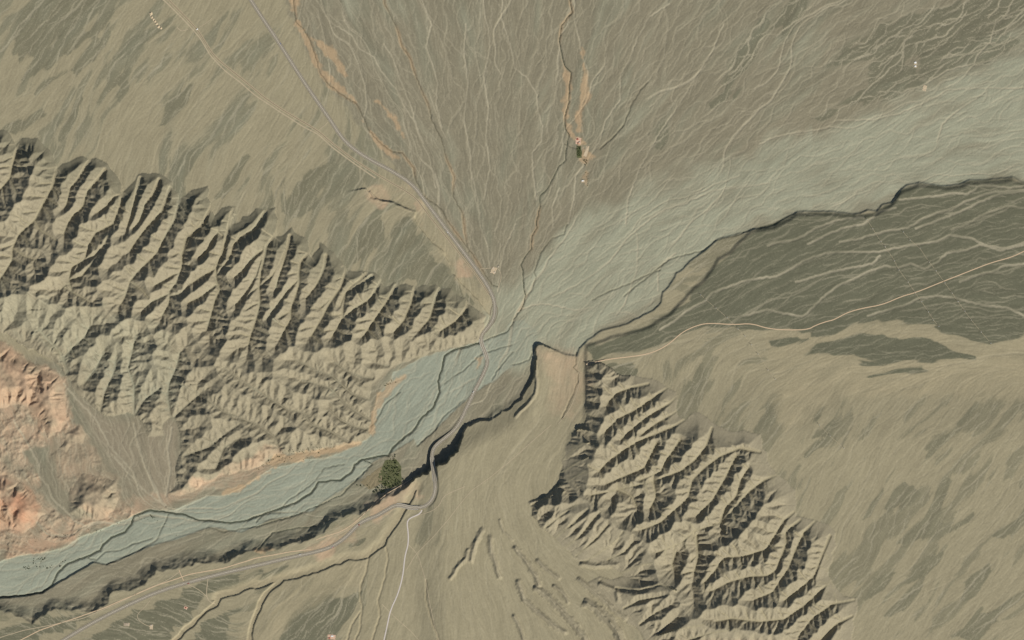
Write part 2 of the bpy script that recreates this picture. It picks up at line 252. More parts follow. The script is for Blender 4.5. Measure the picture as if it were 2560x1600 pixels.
# ------------------------------------------------------------------ erosion of the hill country
NB = [(-1, -1), (-1, 0), (-1, 1), (0, -1), (0, 1), (1, -1), (1, 0), (1, 1)]
def erode(h, act, env, U, K, step, iters, talus, diff=0.0, m=0.5):
    """implicit stream-power erosion with a limiting slope; cells outside act keep their level"""
    ny, nx = h.shape; n = ny * nx; idx = np.arange(n).reshape(ny, nx)
    act = act.copy(); act[0] = act[-1] = False; act[:, 0] = act[:, -1] = False
    af = act.ravel(); ai = np.flatnonzero(af); offs = np.array([dy * nx + dx for dy, dx in NB])
    dd = np.array([math.hypot(dy, dx) for dy, dx in NB], np.float32) * step
    Kf = (K * np.ones_like(h)).ravel(); Uf = (U * np.ones_like(h)).ravel(); ef = env.ravel(); tf = (talus * np.ones_like(h)).ravel()
    h = flood(h, act, 0.02 * step).ravel()
    for it in range(iters):
        if it == 5: h = flood(h.reshape(ny, nx), act, 0.02 * step).ravel()
        h[ai] = np.minimum(h[ai] + Uf[ai], ef[ai])
        best = np.zeros(len(ai)); rec = ai.copy(); rd = np.ones(len(ai))
        for o, d in zip(offs, dd):
            s = (h[ai] - h[ai + o]) / d
            b = s > best
            best[b] = s[b]; rec[b] = (ai + o)[b]; rd[b] = d
        R = np.arange(n); R[ai] = rec; D = np.ones(n); D[ai] = rd
        # breadth-first levels from the outlets
        mv = ai[rec != ai]
        o = np.argsort(R[mv], kind='stable'); don = mv[o]
        cnt = np.bincount(R[mv], minlength=n); st = np.concatenate([[0], np.cumsum(cnt)])
        fr = np.unique(R[mv]); fr = fr[R[fr] == fr]
        levels = []
        while len(fr):
            c = cnt[fr]; fr = fr[c > 0]; c = c[c > 0]
            if not len(fr): break
            tot = c.sum(); base = np.repeat(st[fr] - np.concatenate([[0], np.cumsum(c)[:-1]]), c)
            fr = don[base + np.arange(tot)]; levels.append(fr)
        A = np.full(n, step * step)
        for L in reversed(levels): np.add.at(A, R[L], A[L])
        F = Kf * A ** m / D
        for L in levels:
            r = R[L]
            v = (h[L] + F[L] * h[r]) / (1 + F[L])
            h[L] = np.minimum(v, h[r] + tf[L] * D[L])
        if diff:
            H = h.reshape(ny, nx); lap = np.zeros_like(H)
            lap[1:-1, 1:-1] = H[:-2, 1:-1] + H[2:, 1:-1] + H[1:-1, :-2] + H[1:-1, 2:] - 4 * H[1:-1, 1:-1]
            h[ai] += diff * lap.ravel()[ai]
    return h.reshape(ny, nx), A.reshape(ny, nx)

def flood(h, act, eps):
    """fill closed hollows so that every cell drains to the edge"""
    ny, nx = h.shape; H = h.ravel().tolist()
    act = act.copy(); act[0] = act[-1] = False; act[:, 0] = act[:, -1] = False
    a = act.ravel(); A = a.copy()
    ring = np.zeros_like(act)
    for dy, dx in NB: ring[1:-1, 1:-1] |= act[1 + dy:ny - 1 + dy, 1 + dx:nx - 1 + dx]
    ring &= ~act
    todo = a.tolist(); q = [(H[i], i) for i in np.flatnonzero(ring.ravel())]; heapq.heapify(q)
    offs = [(dy * nx + dx, math.hypot(dy, dx) * eps) for dy, dx in NB]
    push, pop = heapq.heappush, heapq.heappop
    while q:
        z, i = pop(q)
        for o, e in offs:
            j = i + o
            if todo[j]:
                todo[j] = False
                if H[j] < z + e: H[j] = z + e
                push(q, (H[j], j))
    return np.array(H).reshape(ny, nx)

def along(lines, g, R, rise, nmain, fw=5.0):
    """for every cell near a traced canyon: its distance D, the floor level F there and the floor's half width W.
    The first nmain lines are trunk canyons; the others start on the floor of the trunk they join."""
    D = np.full((g.ny, g.nx), R, np.float32); F = np.full((g.ny, g.nx), 1e3, np.float32); W = np.zeros((g.ny, g.nx), np.float32); Z = np.full((g.ny, g.nx), 1e3, np.float32)
    done = []
    for k, L in enumerate(lines):
        s = 0.0; main = k < nmain
        if not main:
            q = np.vstack([np.c_[l, f] for l, f in done]); d = np.hypot(q[:, 0] - L[0, 0], q[:, 1] - L[0, 1]); e = np.hypot(q[:, 0] - L[-1, 0], q[:, 1] - L[-1, 1])
            if e.min() < d.min() and e.min() < 14: L = L[::-1]; d = e
            s = float(q[np.argmin(d), 2]) if d.min() < 40 else 0.0
        fl = [s]; run = 0.0; total = np.hypot(*np.diff(L, axis=0).T).sum()
        for (ax, ay), (bx, by) in zip(L[:-1], L[1:]):
            i0, i1, j0, j1 = g.win(min(ax, bx) - R, max(ax, bx) + R, min(ay, by) - R, max(ay, by) + R)
            dx, dy = bx - ax, by - ay; ln = math.hypot(dx, dy); rr = rise if main else (0.095 if total > 55 else 0.34)
            if i1 > i0 and j1 > j0:
                X = g.x[None, i0:i1]; Y = g.y[j0:j1, None]
                t = np.clip(((X - ax) * dx + (Y - ay) * dy) / (ln * ln + 1e-9), 0, 1)
                d = np.hypot(X - ax - t * dx, Y - ay - t * dy)
                u = (run + ln * t) / total
                hw = (fw * np.clip(1 - u * 1.15, 0, 1) ** 1.3 + 0.8) if main else 0.3 + 0.8 * np.clip(1 - 2 * u, 0, 1)
                np.minimum(Z[j0:j1, i0:i1], s + rr * ln * t + 0.70 * np.maximum(d - 0.6 * hw, 0), out=Z[j0:j1, i0:i1])
                sub = D[j0:j1, i0:i1]; m = d < sub
                sub[m] = d[m]; F[j0:j1, i0:i1][m] = (s + rr * ln * t)[m]
                W[j0:j1, i0:i1][m] = hw[m]
            s += rr * ln; run += ln; fl.append(s)
        if main or total > 55: done.append((L, np.array(fl)))
    return D, F, W, Z

def base_levels(g):
    """plains, terraces and bluffs (no hills): returns level and a few masks"""
    X, Y = np.meshgrid(g.x, g.y)
    sc = crinkle(SCARP, 1.6, 3); bl = crinkle(BLUFF, 0.9, 4); up = crinkle(UPPER, 1.0, 5)
    p1 = np.vstack([sc, bl, [[2640, 470], [2640, 1680], [-60, 1680], [-60, 1540]]])
    d1 = g.sdf(p1, 40.0, np.vstack([sc, bl]))
    up = np.vstack([up, P('1466,905 1466,1000 1462,1060 1430,1085 1405,1150 1330,1250 1300,1680')])
    p2 = np.vstack([up, [[2640, 1680], [2640, 480]]])
    d2 = g.sdf(p2, 40.0, up)
    # the gorge reach is a sheer wall, the reach downstream a rounded slope
    gorge = np.exp(-(np.maximum(np.abs(X - 1115) - 85, 0) / 25.0) ** 2)
    west = 1 - ss(1290, 1345, X)
    n1 = fbm(g, 26, 70, 3); n0 = fbm(g, 200, 71, 2)
    band = ss(-34, -2, d1) * (1 - ss(0, 8, d1)); gul = fbm(g, 9, 73, 2)
    d1 = d1 + 2.6 * band * gul * (1 - ss(1250, 1340, X)) + 0.5 * band * gul
    wid = 3.2 + west * (1 - gorge) * (27 + 7 * n1) * (1 - ss(1180, 1230, X) * 0.45)
    lift = 3.6 + (1 - ss(980, 1330, X)) * (13.5 + 1.5 * n0)
    t = np.clip((d1 + wid) / (wid + 1.0), 0, 1)
    # concave foot, sharp crest
    ramp = np.where(d1 > 1.0, 1.0, t ** (1.0 + 0.55 * west))
    H = lift * ramp
    H = H + 5.0 * ss(-9, 3, d2) * np.where(d1 > -2, 1, 0) * (1 - ss(900, 1250, Y))
    # tan ramp above the gorge: the old terrace behind the sheer wall climbs to the plateau
    q = P('1040,1215 1085,1178 1130,1150 1180,1120 1240,1092 1285,1068 1330,1020 1355,960 1365,880')
    dq = g.sdf(np.vstack([q, [[2640, 880], [2640, 1680], [900, 1680]]]), 70.0, q)
    slope = ss(-62, 6, dq) * np.where(d1 > 0, 1, 0)
    H = H + 13.0 * slope * ss(1035, 1120, X) * (1 - ss(1320, 1420, X) * (1 - ss(930, 1120, Y)))
    # edge of the western plain above the highway strip
    pe = crinkle(P('915,470 925,494 950,500 985,506 1010,520 1038,533 1036,548 1050,570 1075,600 1105,625 1122,655 1132,685 1155,710 1180,735 1205,765 1224,790 1215,830'), 2.2, 330, 8)
    dpe = g.sdf(np.vstack([pe, P('1000,860 880,700 860,480')]), 60.0, pe)
    H = H + 3.4 * ss(-1.8, 1.2, dpe + 1.2 * gul) * (1 - ss(5, 58, dpe))
    # river bed cut below the low terrace
    rb = np.vstack([crinkle(RBN, 1.5, 6), P('1300,790 1420,640 1420,780'), crinkle(RBS, 1.2, 7)])
    ban = np.vstack([crinkle(RBS, 1.2, 7)])
    rpoly = np.vstack([crinkle(RBN, 1.5, 6), P('1300,812 1335,840'), crinkle(RBS, 1.2, 7)])
    dr = g.sdf(rpoly, 40.0, ban)
    drn = g.sdf(rpoly, 40.0)
    depth = 1.0 + 3.2 * (1 - ss(200, 420, X)) + 0.6 * (1 - ss(600, 900, X))
    inr = g.fill(rpoly)
    east = 1 - ss(1190, 1290, X)
    H = H - depth * east * ss(-1.5, 2.5, dr) - np.where(inr, 0.6, 0) * 0
    return H, d1, d2, drn, dq

KE = 0.14
RED_HILLS = [P('-60,845 10,855 60,895 110,925 150,940 163,965 165,1010 168,1055 150,1078 120,1095 105,1060 70,1020 40,1010 0,1020 -60,1040'), P('-60,1190 20,1188 60,1213 95,1250 114,1284 95,1302 60,1332 20,1322 -60,1332'),
 P('172,1235 188,1205 205,1185 235,1190 290,1205 292,1228 300,1245 285,1275 268,1295 240,1302 200,1295 172,1285'), P('160,1085 200,1060 215,1085 205,1110 165,1100'), P('420,1235 440,1215 470,1195 520,1190 500,1218 450,1240'), P('150,1120 172,1090 178,1112 165,1130')]
def red_area(g):
    m = np.zeros((g.ny, g.nx), bool)
    for k, p in enumerate(RED_HILLS): m |= g.fill(crinkle(p, 3, 400 + k, 12))
    return m

def hills(coarse=4.0, fine=2.0, it1=44, it2=10):
    g = Grid(-40, -40, coarse, int(2680 / coarse) + 1, int(1740 / coarse) + 1)
    X, Y = np.meshgrid(g.x, g.y)
    B = base_levels(g)[0]
    nw = g.fill(NWPOLY); se = g.fill(crinkle(SEPOLY, 6, 22, 16))
    ndiv = np.interp(g.x, NWDIV[:, 0], NWDIV[:, 1])[None, :]
    south = nw & (Y > ndiv)
    north = nw & ~south
    # plain that the north canyons open on
    dN = g.dist(np.vstack([NTOPC, P('1215,790 1212,830')]), 600.0)
    dS = g.dist(P('1212,830 1143,868 1050,890 975,925 930,965 923,1000 925,1090 880,1112 800,1124 690,1135 650,1165 560,1185 450,1235 440,1180 455,1130 450,1080 430,1040 405,1060 410,1090 370,1090 350,1050 305,1035 235,1020 190,980 130,900 20,835 -60,800'), 600.0)
    dE = g.dist(np.vstack([SEPOLY, SEPOLY[:1]]), 600.0)
    rough = fbm(g, 60, 5, 3)
    env = B + 0.6
    envn = B + 1.0 + 0.85 * dN * (0.35 + 0.65 * ss(5, 45, dN)) + 2.5 * rough * ss(0, 60, dN)
    envs = B + 3 + 0.52 * dS + 4 * rough
    env = np.where(nw, np.minimum(envn, envs), env)
    env = np.where(se, B + 1.0 + 0.36 * dE * (0.3 + 0.7 * ss(5, 60, dE)) + 3 * rough * ss(0, 60, dE), env)
    dcr = g.dist(crinkle(SECREST, 2, 230, 14), 120.0); dsd = g.dist(crinkle(SEDIV, 3, 231, 14), 120.0)
    env = np.where(se, np.maximum(env, B + np.maximum(33 - 0.42 * dcr, 33 - 0.42 * dsd)), env)
    cr = lambda LL, sd: [crinkle(l, 3, sd + k, 16) for k, l in enumerate(LL)]
    chan = lambda q: (along(cr(NWCH, 40), q, 90.0, 0.05, NTRUNK, 4.0), along(cr(NWS, 80), q, 90.0, 0.085, NNWS, 1.4), along(cr(SECH, 120), q, 90.0, 0.05, NSE, 2.4), along(cr(SESW, 160), q, 90.0, 0.27, len(SESW), 1.0), along(cr(SEWEST, 200), q, 90.0, 0.30, len(SEWEST), 0.6))
    def pick(q, nor, sou):
        c = chan(q); i = np.argmin(np.stack([c[2][0], c[3][0], c[4][0]]), 0)
        r = [np.where(nor, a, np.where(sou, b, np.where(i == 0, d, np.where(i == 1, e, f)))) for a, b, d, e, f in zip(*c)]
        r[3] = np.where(nor | sou, np.minimum(c[0][3], c[1][3]), np.minimum(np.minimum(c[2][3], c[3][3]), c[4][3])); return r
    D, F, W, Z = pick(g, north, south)
    fine_n = fbm(g, 18, 9, 3)
    h0 = np.minimum(env, B + F + 0.30 * D + 5.0 * fine_n * ss(3, 30, D))
    act = (nw | se) & (D > 0.75 * coarse)
    red = red_area(g) & ~(nw | se); dR = g.dist([np.vstack([p, p[:1]]) for p in RED_HILLS], 80.0)
    env = np.where(red, B + 0.5 + 0.45 * np.minimum(dR, 38) + 3 * rough * ss(0, 20, dR), env)
    h0 = np.where(red, env - 4 + 4 * fine_n, h0); act = act | red
    dh = np.where(south, g.dist(HARD, 12.0), 12.0)
    kk = np.where(south, 0.55 + 0.5 * ss(2, 9, dh) * 1.0, 1.0) * (1 + 0.35 * fbm(g, 45, 14, 3))
    h = np.where(act, h0, np.where((nw | se), np.minimum(B + np.minimum(F, Z), env), B))
    ddv = g.dist(NWDIV, 60.0)
    U = np.where(south, 1.3, 1.05) + np.where(nw, 0.5 * np.exp(-(ddv / 22.0) ** 2), 0) + np.where(se, 0.6 * np.exp(-(np.minimum(dcr, dsd) / 20.0) ** 2), 0)
    # strata: fine bedding makes the scarp side rougher
    bed = np.sin((Y * 0.86 - X * 0.50) / 7.5 + 3 * rough)
    kk = kk * np.where(south, 1 + 0.35 * bed, 1)
    tal = np.where(south, 0.64, 0.82) * (1 + 0.12 * rough)
    tal = tal * (1 + 0.07 * RNG.randn(*h.shape))
    h, A = erode(h, act, env, U, KE * np.clip(kk, 0.25, 2), coarse, it1, tal, 0.02)
    gf = Grid(-40, -40, fine, int(2680 / fine) + 1, int(1740 / fine) + 1)
    up = lambda q: resample(q, gf, g.x0, g.y0, coarse)
    Bf = base_levels(gf)[0]
    actf = gf.fill(NWPOLY) | gf.fill(crinkle(SEPOLY, 6, 22, 16))
    redf = red_area(gf) & ~actf
    norf = actf & (gf.y[:, None] <= np.interp(gf.x, NWDIV[:, 0], NWDIV[:, 1])[None, :]) & (gf.x[None, :] < 1250); souf = actf & ~norf & (gf.x[None, :] < 1250)
    Df, Ff, Wf, Zf = pick(gf, norf, souf)
    Df = np.where(redf, 90.0, Df); actf = actf | redf
    hf = np.where(actf, np.where(Df < 0.76 * fine, np.minimum(Bf + np.minimum(Ff, Zf), np.maximum(up(env), Bf)), np.maximum(up(h), Bf)), Bf) + np.where(actf, np.where(gf.x[None, :] > 1250, 5.5, np.where(souf, 2.6, 3.6)) * fbm(gf, 14, 77, 3) * ss(2, 18, Df), 0)
    hf, Af = erode(hf, actf & (Df > 0.76 * fine), np.maximum(up(env), Bf + 0.3), 0.6, KE * np.clip(up(kk), 0.25, 2), fine, it2, up(tal) * (1.03 + 0.08 * RNG.randn(*hf.shape)), 0.05)
    # even, straight flanks between canyon floor and crest, the gullies only ribbing them
    ideal = np.minimum(np.maximum(up(env), Bf), Bf + Zf)
    nd = np.interp(gf.x, NWDIV[:, 0], NWDIV[:, 1])[None, :] - gf.y[:, None]
    k = np.where(gf.x[None, :] < 1250, 0.12 + 0.06 * ss(-25, 25, nd), 0.08) * (1 - ss(60, 85, Df))
    hf = np.where(actf, hf * (1 - k) + ideal * k, hf)
    # gravel floors of the canyons
    fl = Bf + Zf
    hf = np.where(actf & (Df < Wf + 1.5), np.minimum(hf, fl), hf)
    floor = np.where(actf, 1 - ss(0.5, 2.5, Df - Wf), 0)
    return gf, hf, Af, actf, Bf, floor
# ------------------------------------------------------------------ flow field of the fans and washes
FLOW = [  # x, y, direction of the water
 (60, 60, 0.62, -0.8), (60, 250, 0.66, -0.75), (300, 60, 0.62, -0.8), (300, 250, 0.6, -0.8), (480, 150, 0.62, -0.78), (450, 330, 0.55, -0.83), (200, 350, 0.35, -0.93), (620, 120, 0.62, -0.8), (600, 350, 0.58, -0.82), (560, 470, 0.45, -0.9),
 (720, 380, 0.6, -0.8), (700, 500, 0.25, -0.97), (820, 480, 0.55, -0.84), (880, 580, 0.5, -0.86), (950, 620, 0.6, -0.8), (1080, 640, 0.72, -0.7), (1000, 520, 0.65, -0.75), (1120, 700, 0.6, -0.8),
 (150, 400, 0.3, -0.95), (330, 420, 0.25, -0.97), (460, 450, 0.3, -0.95), (700, 560, 0.2, -0.98), (870, 660, 0.3, -0.95),
 (2560, 480, 0.97, -0.22), (2300, 520, 0.93, -0.36), (2100, 580, 0.93, -0.36), (2500, 620, 0.98, -0.15), (2300, 680, 0.95, -0.28), (2050, 680, 0.9, -0.42), (1850, 720, 0.88, -0.48), (2500, 800, 0.96, -0.1), (2300, 780, 0.96, -0.22), (2100, 780, 0.95, -0.3), (1700, 820, 0.9, -0.42), (1560, 860, 0.93, -0.3),
 (2550, 880, 0.99, -0.08), (2350, 870, 0.98, -0), (2100, 870, 0.96, -0.25), (1900, 860, 0.95, -0.22), (2200, 930, 0.97, -0.15), (2000, 930, 0.85, -0.5),
 (1650, 940, 0.25, -0.97), (1780, 960, 0.45, -0.88), (1720, 1030, 0.45, -0.88), (1900, 1050, 0.55, -0.82), (2050, 1000, 0.6, -0.78), (2200, 1050, 0.6, -0.8), (2400, 1000, 0.7, -0.7), (2550, 1050, 0.66, -0.74), (2050, 1150, 0.6, -0.8), (2250, 1200, 0.58, -0.81), (2450, 1200, 0.6, -0.8), (2030, 1250, 0.5, -0.85), (2150, 1350, 0.35, -0.93), (2300, 1350, 0.62, -0.78), (2500, 1400, 0.68, -0.73),
 (2120, 1440, 0.7, -0.7), (2250, 1480, 0.78, -0.6), (2400, 1550, 0.7, -0.7), (2560, 1560, 0.65, -0.75), (2200, 1580, 0.5, -0.85),
 (1215, 870, 0.3, -0.95), (1180, 930, 0.6, -0.8), (1080, 960, 0.62, -0.78), (980, 1020, 0.6, -0.8), (1000, 1080, 0.72, -0.7), (900, 1130, 0.86, -0.5), (780, 1190, 0.88, -0.48), (650, 1240, 0.93, -0.35), (500, 1290, 0.96, -0.22), (350, 1320, 0.88, -0.46), (220, 1370, 0.87, -0.5), (100, 1440, 0.86, -0.5), (0, 1430, 0.9, -0.4),
 (1250, 950, 0.5, -0.86), (1180, 1020, 0.5, -0.86), (1100, 1110, 0.6, -0.8), (850, 1260, 0.9, -0.42), (600, 1360, 0.95, -0.3), (400, 1400, 0.92, -0.4), (200, 1480, 0.9, -0.45),
 (1400, 940, 0.1, -1), (1400, 1040, 0.45, -0.9), (1300, 1100, 0.6, -0.8), (1180, 1180, 0.45, -0.9), (1150, 1300, 0.15, -0.99), (1050, 1450, 0.2, -0.98), (1200, 1500, -0.15, -0.99), (1300, 1300, -0.25, -0.97), (1400, 1450, -0.6, -0.8), (1500, 1550, -0.55, -0.83), (1300, 1560, -0.4, -0.9), (1450, 1400, -0.8, -0.6), (950, 1500, 0.25, -0.97), (800, 1480, 0.7, -0.7), (700, 1540, 0.6, -0.8), (500, 1540, 0.9, 0.4), (300, 1590, 0.9, 0.3), (150, 1540, 0.8, 0.5),
 (180, 1010, 0.25, 0.97), (250, 1100, 0.5, 0.87), (330, 1100, 0.05, 1), (430, 1120, -0.05, 1), (380, 1200, 0.3, 0.95), (170, 1150, -0.1, 1), (60, 1050, 0.3, 0.95), (120, 1250, 0.45, 0.9), (60, 1340, 0.6, 0.4), (300, 1250, 0.5, 0.8)]
def flow_field(g):
    pts = [(x, y, u, v, 70.0) for x, y, u, v in FLOW]
    for r in (60, 140, 240, 340, 440, 540, 640, 760, 900, 1050, 1250):
        for a in range(-32, 95, 9):
            t = math.radians(a); x, y = 1240 + r * math.sin(t), 812 - r * math.cos(t)
            if a > 58 and y > 560: continue
            if -35 <= x <= 2600 and y >= -40 and not (x < 1240 - (812 - y) * 0.60): pts.append((x, y, math.sin(t), -math.cos(t), 70.0))
    pts = np.array(pts); X, Y = np.meshgrid(g.x, g.y); U = np.zeros_like(X); V = np.zeros_like(X); Wt = np.zeros_like(X)
    for x, y, u, v, s in pts:
        d2 = (X - x) ** 2 + (Y - y) ** 2
        w = 1.0 / (d2 + 900.0) ** 2
        n = math.hypot(u, v); U += w * u / n; V += w * v / n
    return np.arctan2(V, U).astype(np.float32), U, V

def lic(src, cu, cv, n, step):
    """average of src along the flow, n steps each way"""
    ny, nx = src.shape; jj, ii = np.mgrid[0:ny, 0:nx].astype(np.float32)
    acc = src.copy(); tot = 1.0
    for sgn in (1, -1):
        x, y = ii.copy(), jj.copy()
        for k in range(n):
            i0 = np.clip(x, 0, nx - 1).astype(np.int32); j0 = np.clip(y, 0, ny - 1).astype(np.int32); q = j0 * nx + i0
            x += sgn * step * cu.ravel()[q]; y += sgn * step * cv.ravel()[q]
            w = 1 - k / n; acc += w * bil(src, x, y); tot += w
    return acc / tot

def rivulets(g, ang, x, y, nstep, step, seed, amp, wob, damp=1.0):
    """many trickles let run down the flow field; they gather into braided channels. Returns visits per cell."""
    cnt = np.zeros(g.ny * g.nx, np.float32); c0 = ang.ravel()
    N = (amp * noise(g, wob, seed) + 0.7 * amp * noise(g, wob * 0.34, seed + 1)).ravel().astype(np.float32)
    N = N * (damp * np.ones((g.ny, g.nx), np.float32)).ravel()
    px, py = x.copy(), y.copy()
    for k in range(nstep):
        if k % 12 == 11:                                     # trickles that go nowhere dry up
            mv = np.hypot(x - px, y - py) > 12 * step * 0.45; x, y = x[mv], y[mv]; px, py = x.copy(), y.copy()
        i = ((x - g.x0) / g.s).astype(np.int32); j = ((y - g.y0) / g.s).astype(np.int32)
        ok = (i >= 0) & (j >= 0) & (i < g.nx) & (j < g.ny)
        if not ok.all(): x, y, i, j, px, py = x[ok], y[ok], i[ok], j[ok], px[ok], py[ok]
        q = j * g.nx + i; cnt += np.bincount(q, minlength=cnt.size).astype(np.float32)
        a = c0[q] + N[q]
        x = x + step * np.cos(a); y = y + step * np.sin(a)
    return cnt.reshape(g.ny, g.nx)

def norm(a):
    return (a - a.mean()) / (a.std() + 1e-9)

CACHE = {}
def ragged(g, sc, sd):
    k = (g.nx, g.ny, sc)
    if k not in CACHE: CACHE[k] = fbm(g, sc, 9000 + sc, 3)
    return np.roll(np.roll(CACHE[k], sd * 37, 0), sd * 91, 1)

def soft(g, poly, w, amp=0.0, sd=1, sc=14):
    """soft-edged area: 1 inside, 0 outside, edge width w, edge roughened by amp"""
    d = g.sdf(poly, 60.0)
    if amp: d = d + amp * ragged(g, sc, sd) * (np.abs(d) < 58)
    return ss(-w, w, d).astype(np.float32)

# areas of old dark desert pavement traced from the view
DARK = [P('1900,565 1995,532 2080,532 2150,538 2192,530 2210,514 2235,506 2255,474 2298,458 2365,468 2430,452 2515,448 2570,460 2620,500 2620,838 2560,838 2500,852 2475,862 2430,852 2400,845 2370,818 2335,812 2260,804 2190,800 2130,815 2090,832 2040,840 1970,826 1900,826 1836,815 1769,812 1720,832 1650,872 1560,893 1475,900 1470,868 1560,842 1650,803 1716,750 1788,670 1830,632 1865,600'),
 P('2000,895 2042,858 2105,848 2150,834 2211,840 2248,853 2304,845 2343,853 2383,877 2435,893 2370,900 2330,906 2260,903 2210,912 2165,905 2130,895 2060,889'), P('2158,940 2200,930 2237,922 2304,916 2327,930 2251,938 2179,947'), P('2100,892 2150,892 2190,905 2215,914 2160,912 2115,900'), P('1920,850 1975,843 2018,848 1990,858 1930,864'), P('2320,820 2360,800 2420,810 2500,845 2480,858 2420,850')]
DARK2 = [P('25,160 35,90 60,20 100,-30 310,-30 200,60 130,110 70,150 40,185'), P('40,210 90,140 150,95 200,70 260,70 190,130 110,180 60,200'), P('75,235 130,185 210,130 265,80 275,85 240,150 190,190 130,215 90,240'), P('155,115 230,60 300,10 260,75 210,110 180,125'), P('285,145 330,105 370,80 440,35 425,60 380,100 310,135'),
 P('232,265 255,225 285,185 330,175 310,210 270,235'), P('290,230 320,205 325,225 300,260'), P('385,330 400,290 425,250 480,205 488,205 475,260 440,290 415,320'), P('0,330 20,305 90,275 140,270 120,300 70,325 40,340'), P('145,355 150,310 175,270 215,235 190,290 170,330'),
 P('705,530 720,470 770,420 825,400 838,405 830,440 800,480 790,520 740,545'), P('800,500 845,455 880,415 890,418 880,460 830,490'), P('860,640 895,560 920,540 950,520 965,560 960,600 930,640 900,665 870,660'), P('965,660 980,560 1010,525 1040,560 1060,620 1110,660 1165,715 1195,760 1140,770 1080,710 1020,700 975,700'),
 P('650,545 680,470 720,430 700,500 690,550'), P('520,500 560,430 620,380 640,385 600,460 560,510'), P('420,470 440,420 470,380 500,370 480,420 450,470'),
 P('2075,165 2110,120 2200,60 2260,45 2330,20 2420,-10 2600,-30 2600,40 2560,60 2520,70 2480,100 2420,140 2380,165 2330,190 2280,210 2300,160 2240,140 2150,150'), P('2180,160 2250,130 2290,165 2310,210 2240,240 2160,260 2090,265 2160,215'), P('2430,150 2500,115 2540,105 2530,130 2470,160 2430,165'), P('2015,300 2070,270 2110,270 2060,300'), P('1640,370 1650,330 1665,310 1668,340 1655,380'),
 P('1930,70 1960,20 1990,-20 2020,-20 2000,40 1970,80'), P('1800,210 1840,150 1880,90 1900,50 1920,60 1890,140 1850,190 1815,230'), P('1760,260 1800,230 1860,205 1840,240 1790,270'),
 P('1990,1075 2010,1040 2075,990 2095,1000 2050,1050 2010,1080'), P('2030,1095 2080,1055 2090,1060 2060,1090'), P('1990,1140 2030,1105 2080,1090 2060,1120 2020,1150'), P('2240,985 2280,955 2320,952 2300,975 2250,1000'), P('2150,1150 2180,1110 2225,1095 2210,1130 2170,1155'), P('2290,1150 2330,1110 2375,1080 2360,1110 2320,1145'), P('2385,1060 2420,1020 2440,1012 2420,1050 2395,1065'),
 P('2160,1300 2175,1250 2205,1220 2215,1225 2200,1270 2180,1300'), P('2145,1255 2155,1220 2165,1215 2165,1240'), P('2205,1275 2240,1215 2290,1200 2290,1230 2250,1270'), P('2310,1300 2340,1230 2370,1195 2385,1200 2360,1260 2335,1300'), P('2240,1360 2290,1310 2340,1290 2345,1310 2300,1350'), P('2330,1340 2380,1310 2440,1270 2430,1300 2380,1340'), P('2270,1460 2290,1420 2330,1395 2370,1380 2350,1410 2310,1440'), P('2160,1500 2190,1450 2240,1430 2210,1470 2180,1500'),
 P('2210,1540 2260,1490 2330,1430 2310,1480 2260,1530'), P('2400,1500 2420,1440 2480,1390 2470,1440 2440,1490'), P('2340,1600 2400,1560 2450,1520 2520,1500 2490,1560 2440,1610'), P('2480,1340 2520,1300 2560,1280 2540,1320 2500,1350'), P('1880,1080 1900,1040 1940,1000 1930,1050'), P('1710,990 1730,940 1750,910 1760,930 1745,980'),
 P('700,1595 740,1530 780,1500 830,1490 900,1480 885,1530 850,1580 820,1620 690,1640'), P('470,1600 520,1540 560,1525 600,1520 570,1560 550,1620 465,1640'), P('640,1455 650,1425 690,1420 720,1415 690,1440'), P('870,1365 880,1345 930,1335 945,1330 930,1355 900,1375'), P('-40,1590 40,1560 130,1545 250,1535 200,1560 100,1600 -40,1660'), P('230,1590 300,1540 400,1490 520,1450 600,1440 590,1465 520,1490 500,1530 440,1580 400,1640 200,1640'),
 P('1480,960 1480,905 1540,905 1600,915 1600,960 1550,965')]
TAN_E = P('1900,828 1975,832 2040,848 2090,840 2130,828 2180,806 2230,800 2280,808 2340,812 2380,825 2405,848 2470,862 2510,850 2600,838 2600,1000 2300,990 2100,990 1960,1080 1930,1000 1960,900')
GRAVEL = P('1185,850 1212,775 1245,730 1300,680 1375,615 1460,555 1570,490 1700,440 1850,400 2000,340 2150,290 2300,240 2450,170 2600,100 2600,470 2510,447 2420,452 2360,464 2290,458 2250,475 2230,506 2190,530 2130,536 2030,530 1960,550 1870,578 1800,598 1690,690 1658,730 1600,795 1500,830 1446,893 1375,870 1337,870 1290,900 1240,880')
REDS = [P('-40,840 10,850 60,890 110,920 150,935 165,965 170,1010 172,1055 150,1075 120,1095 110,1060 70,1010 40,1000 0,1000 -40,1010'), P('-40,1190 20,1190 60,1215 90,1245 112,1280 95,1300 60,1330 20,1320 -40,1330'), P('-40,1360 60,1360 150,1345 190,1330 180,1350 110,1380 40,1390 -40,1400')]
PINKX = [P('330,1235 440,1238 560,1190 690,1138 705,1158 560,1222 440,1260 330,1296'), P('60,1330 200,1300 330,1262 330,1290 200,1335 60,1385')]
BROAD = P('590,1620 640,1505 720,1452 860,1402 930,1392 905,1465 800,1500 720,1545 680,1620')
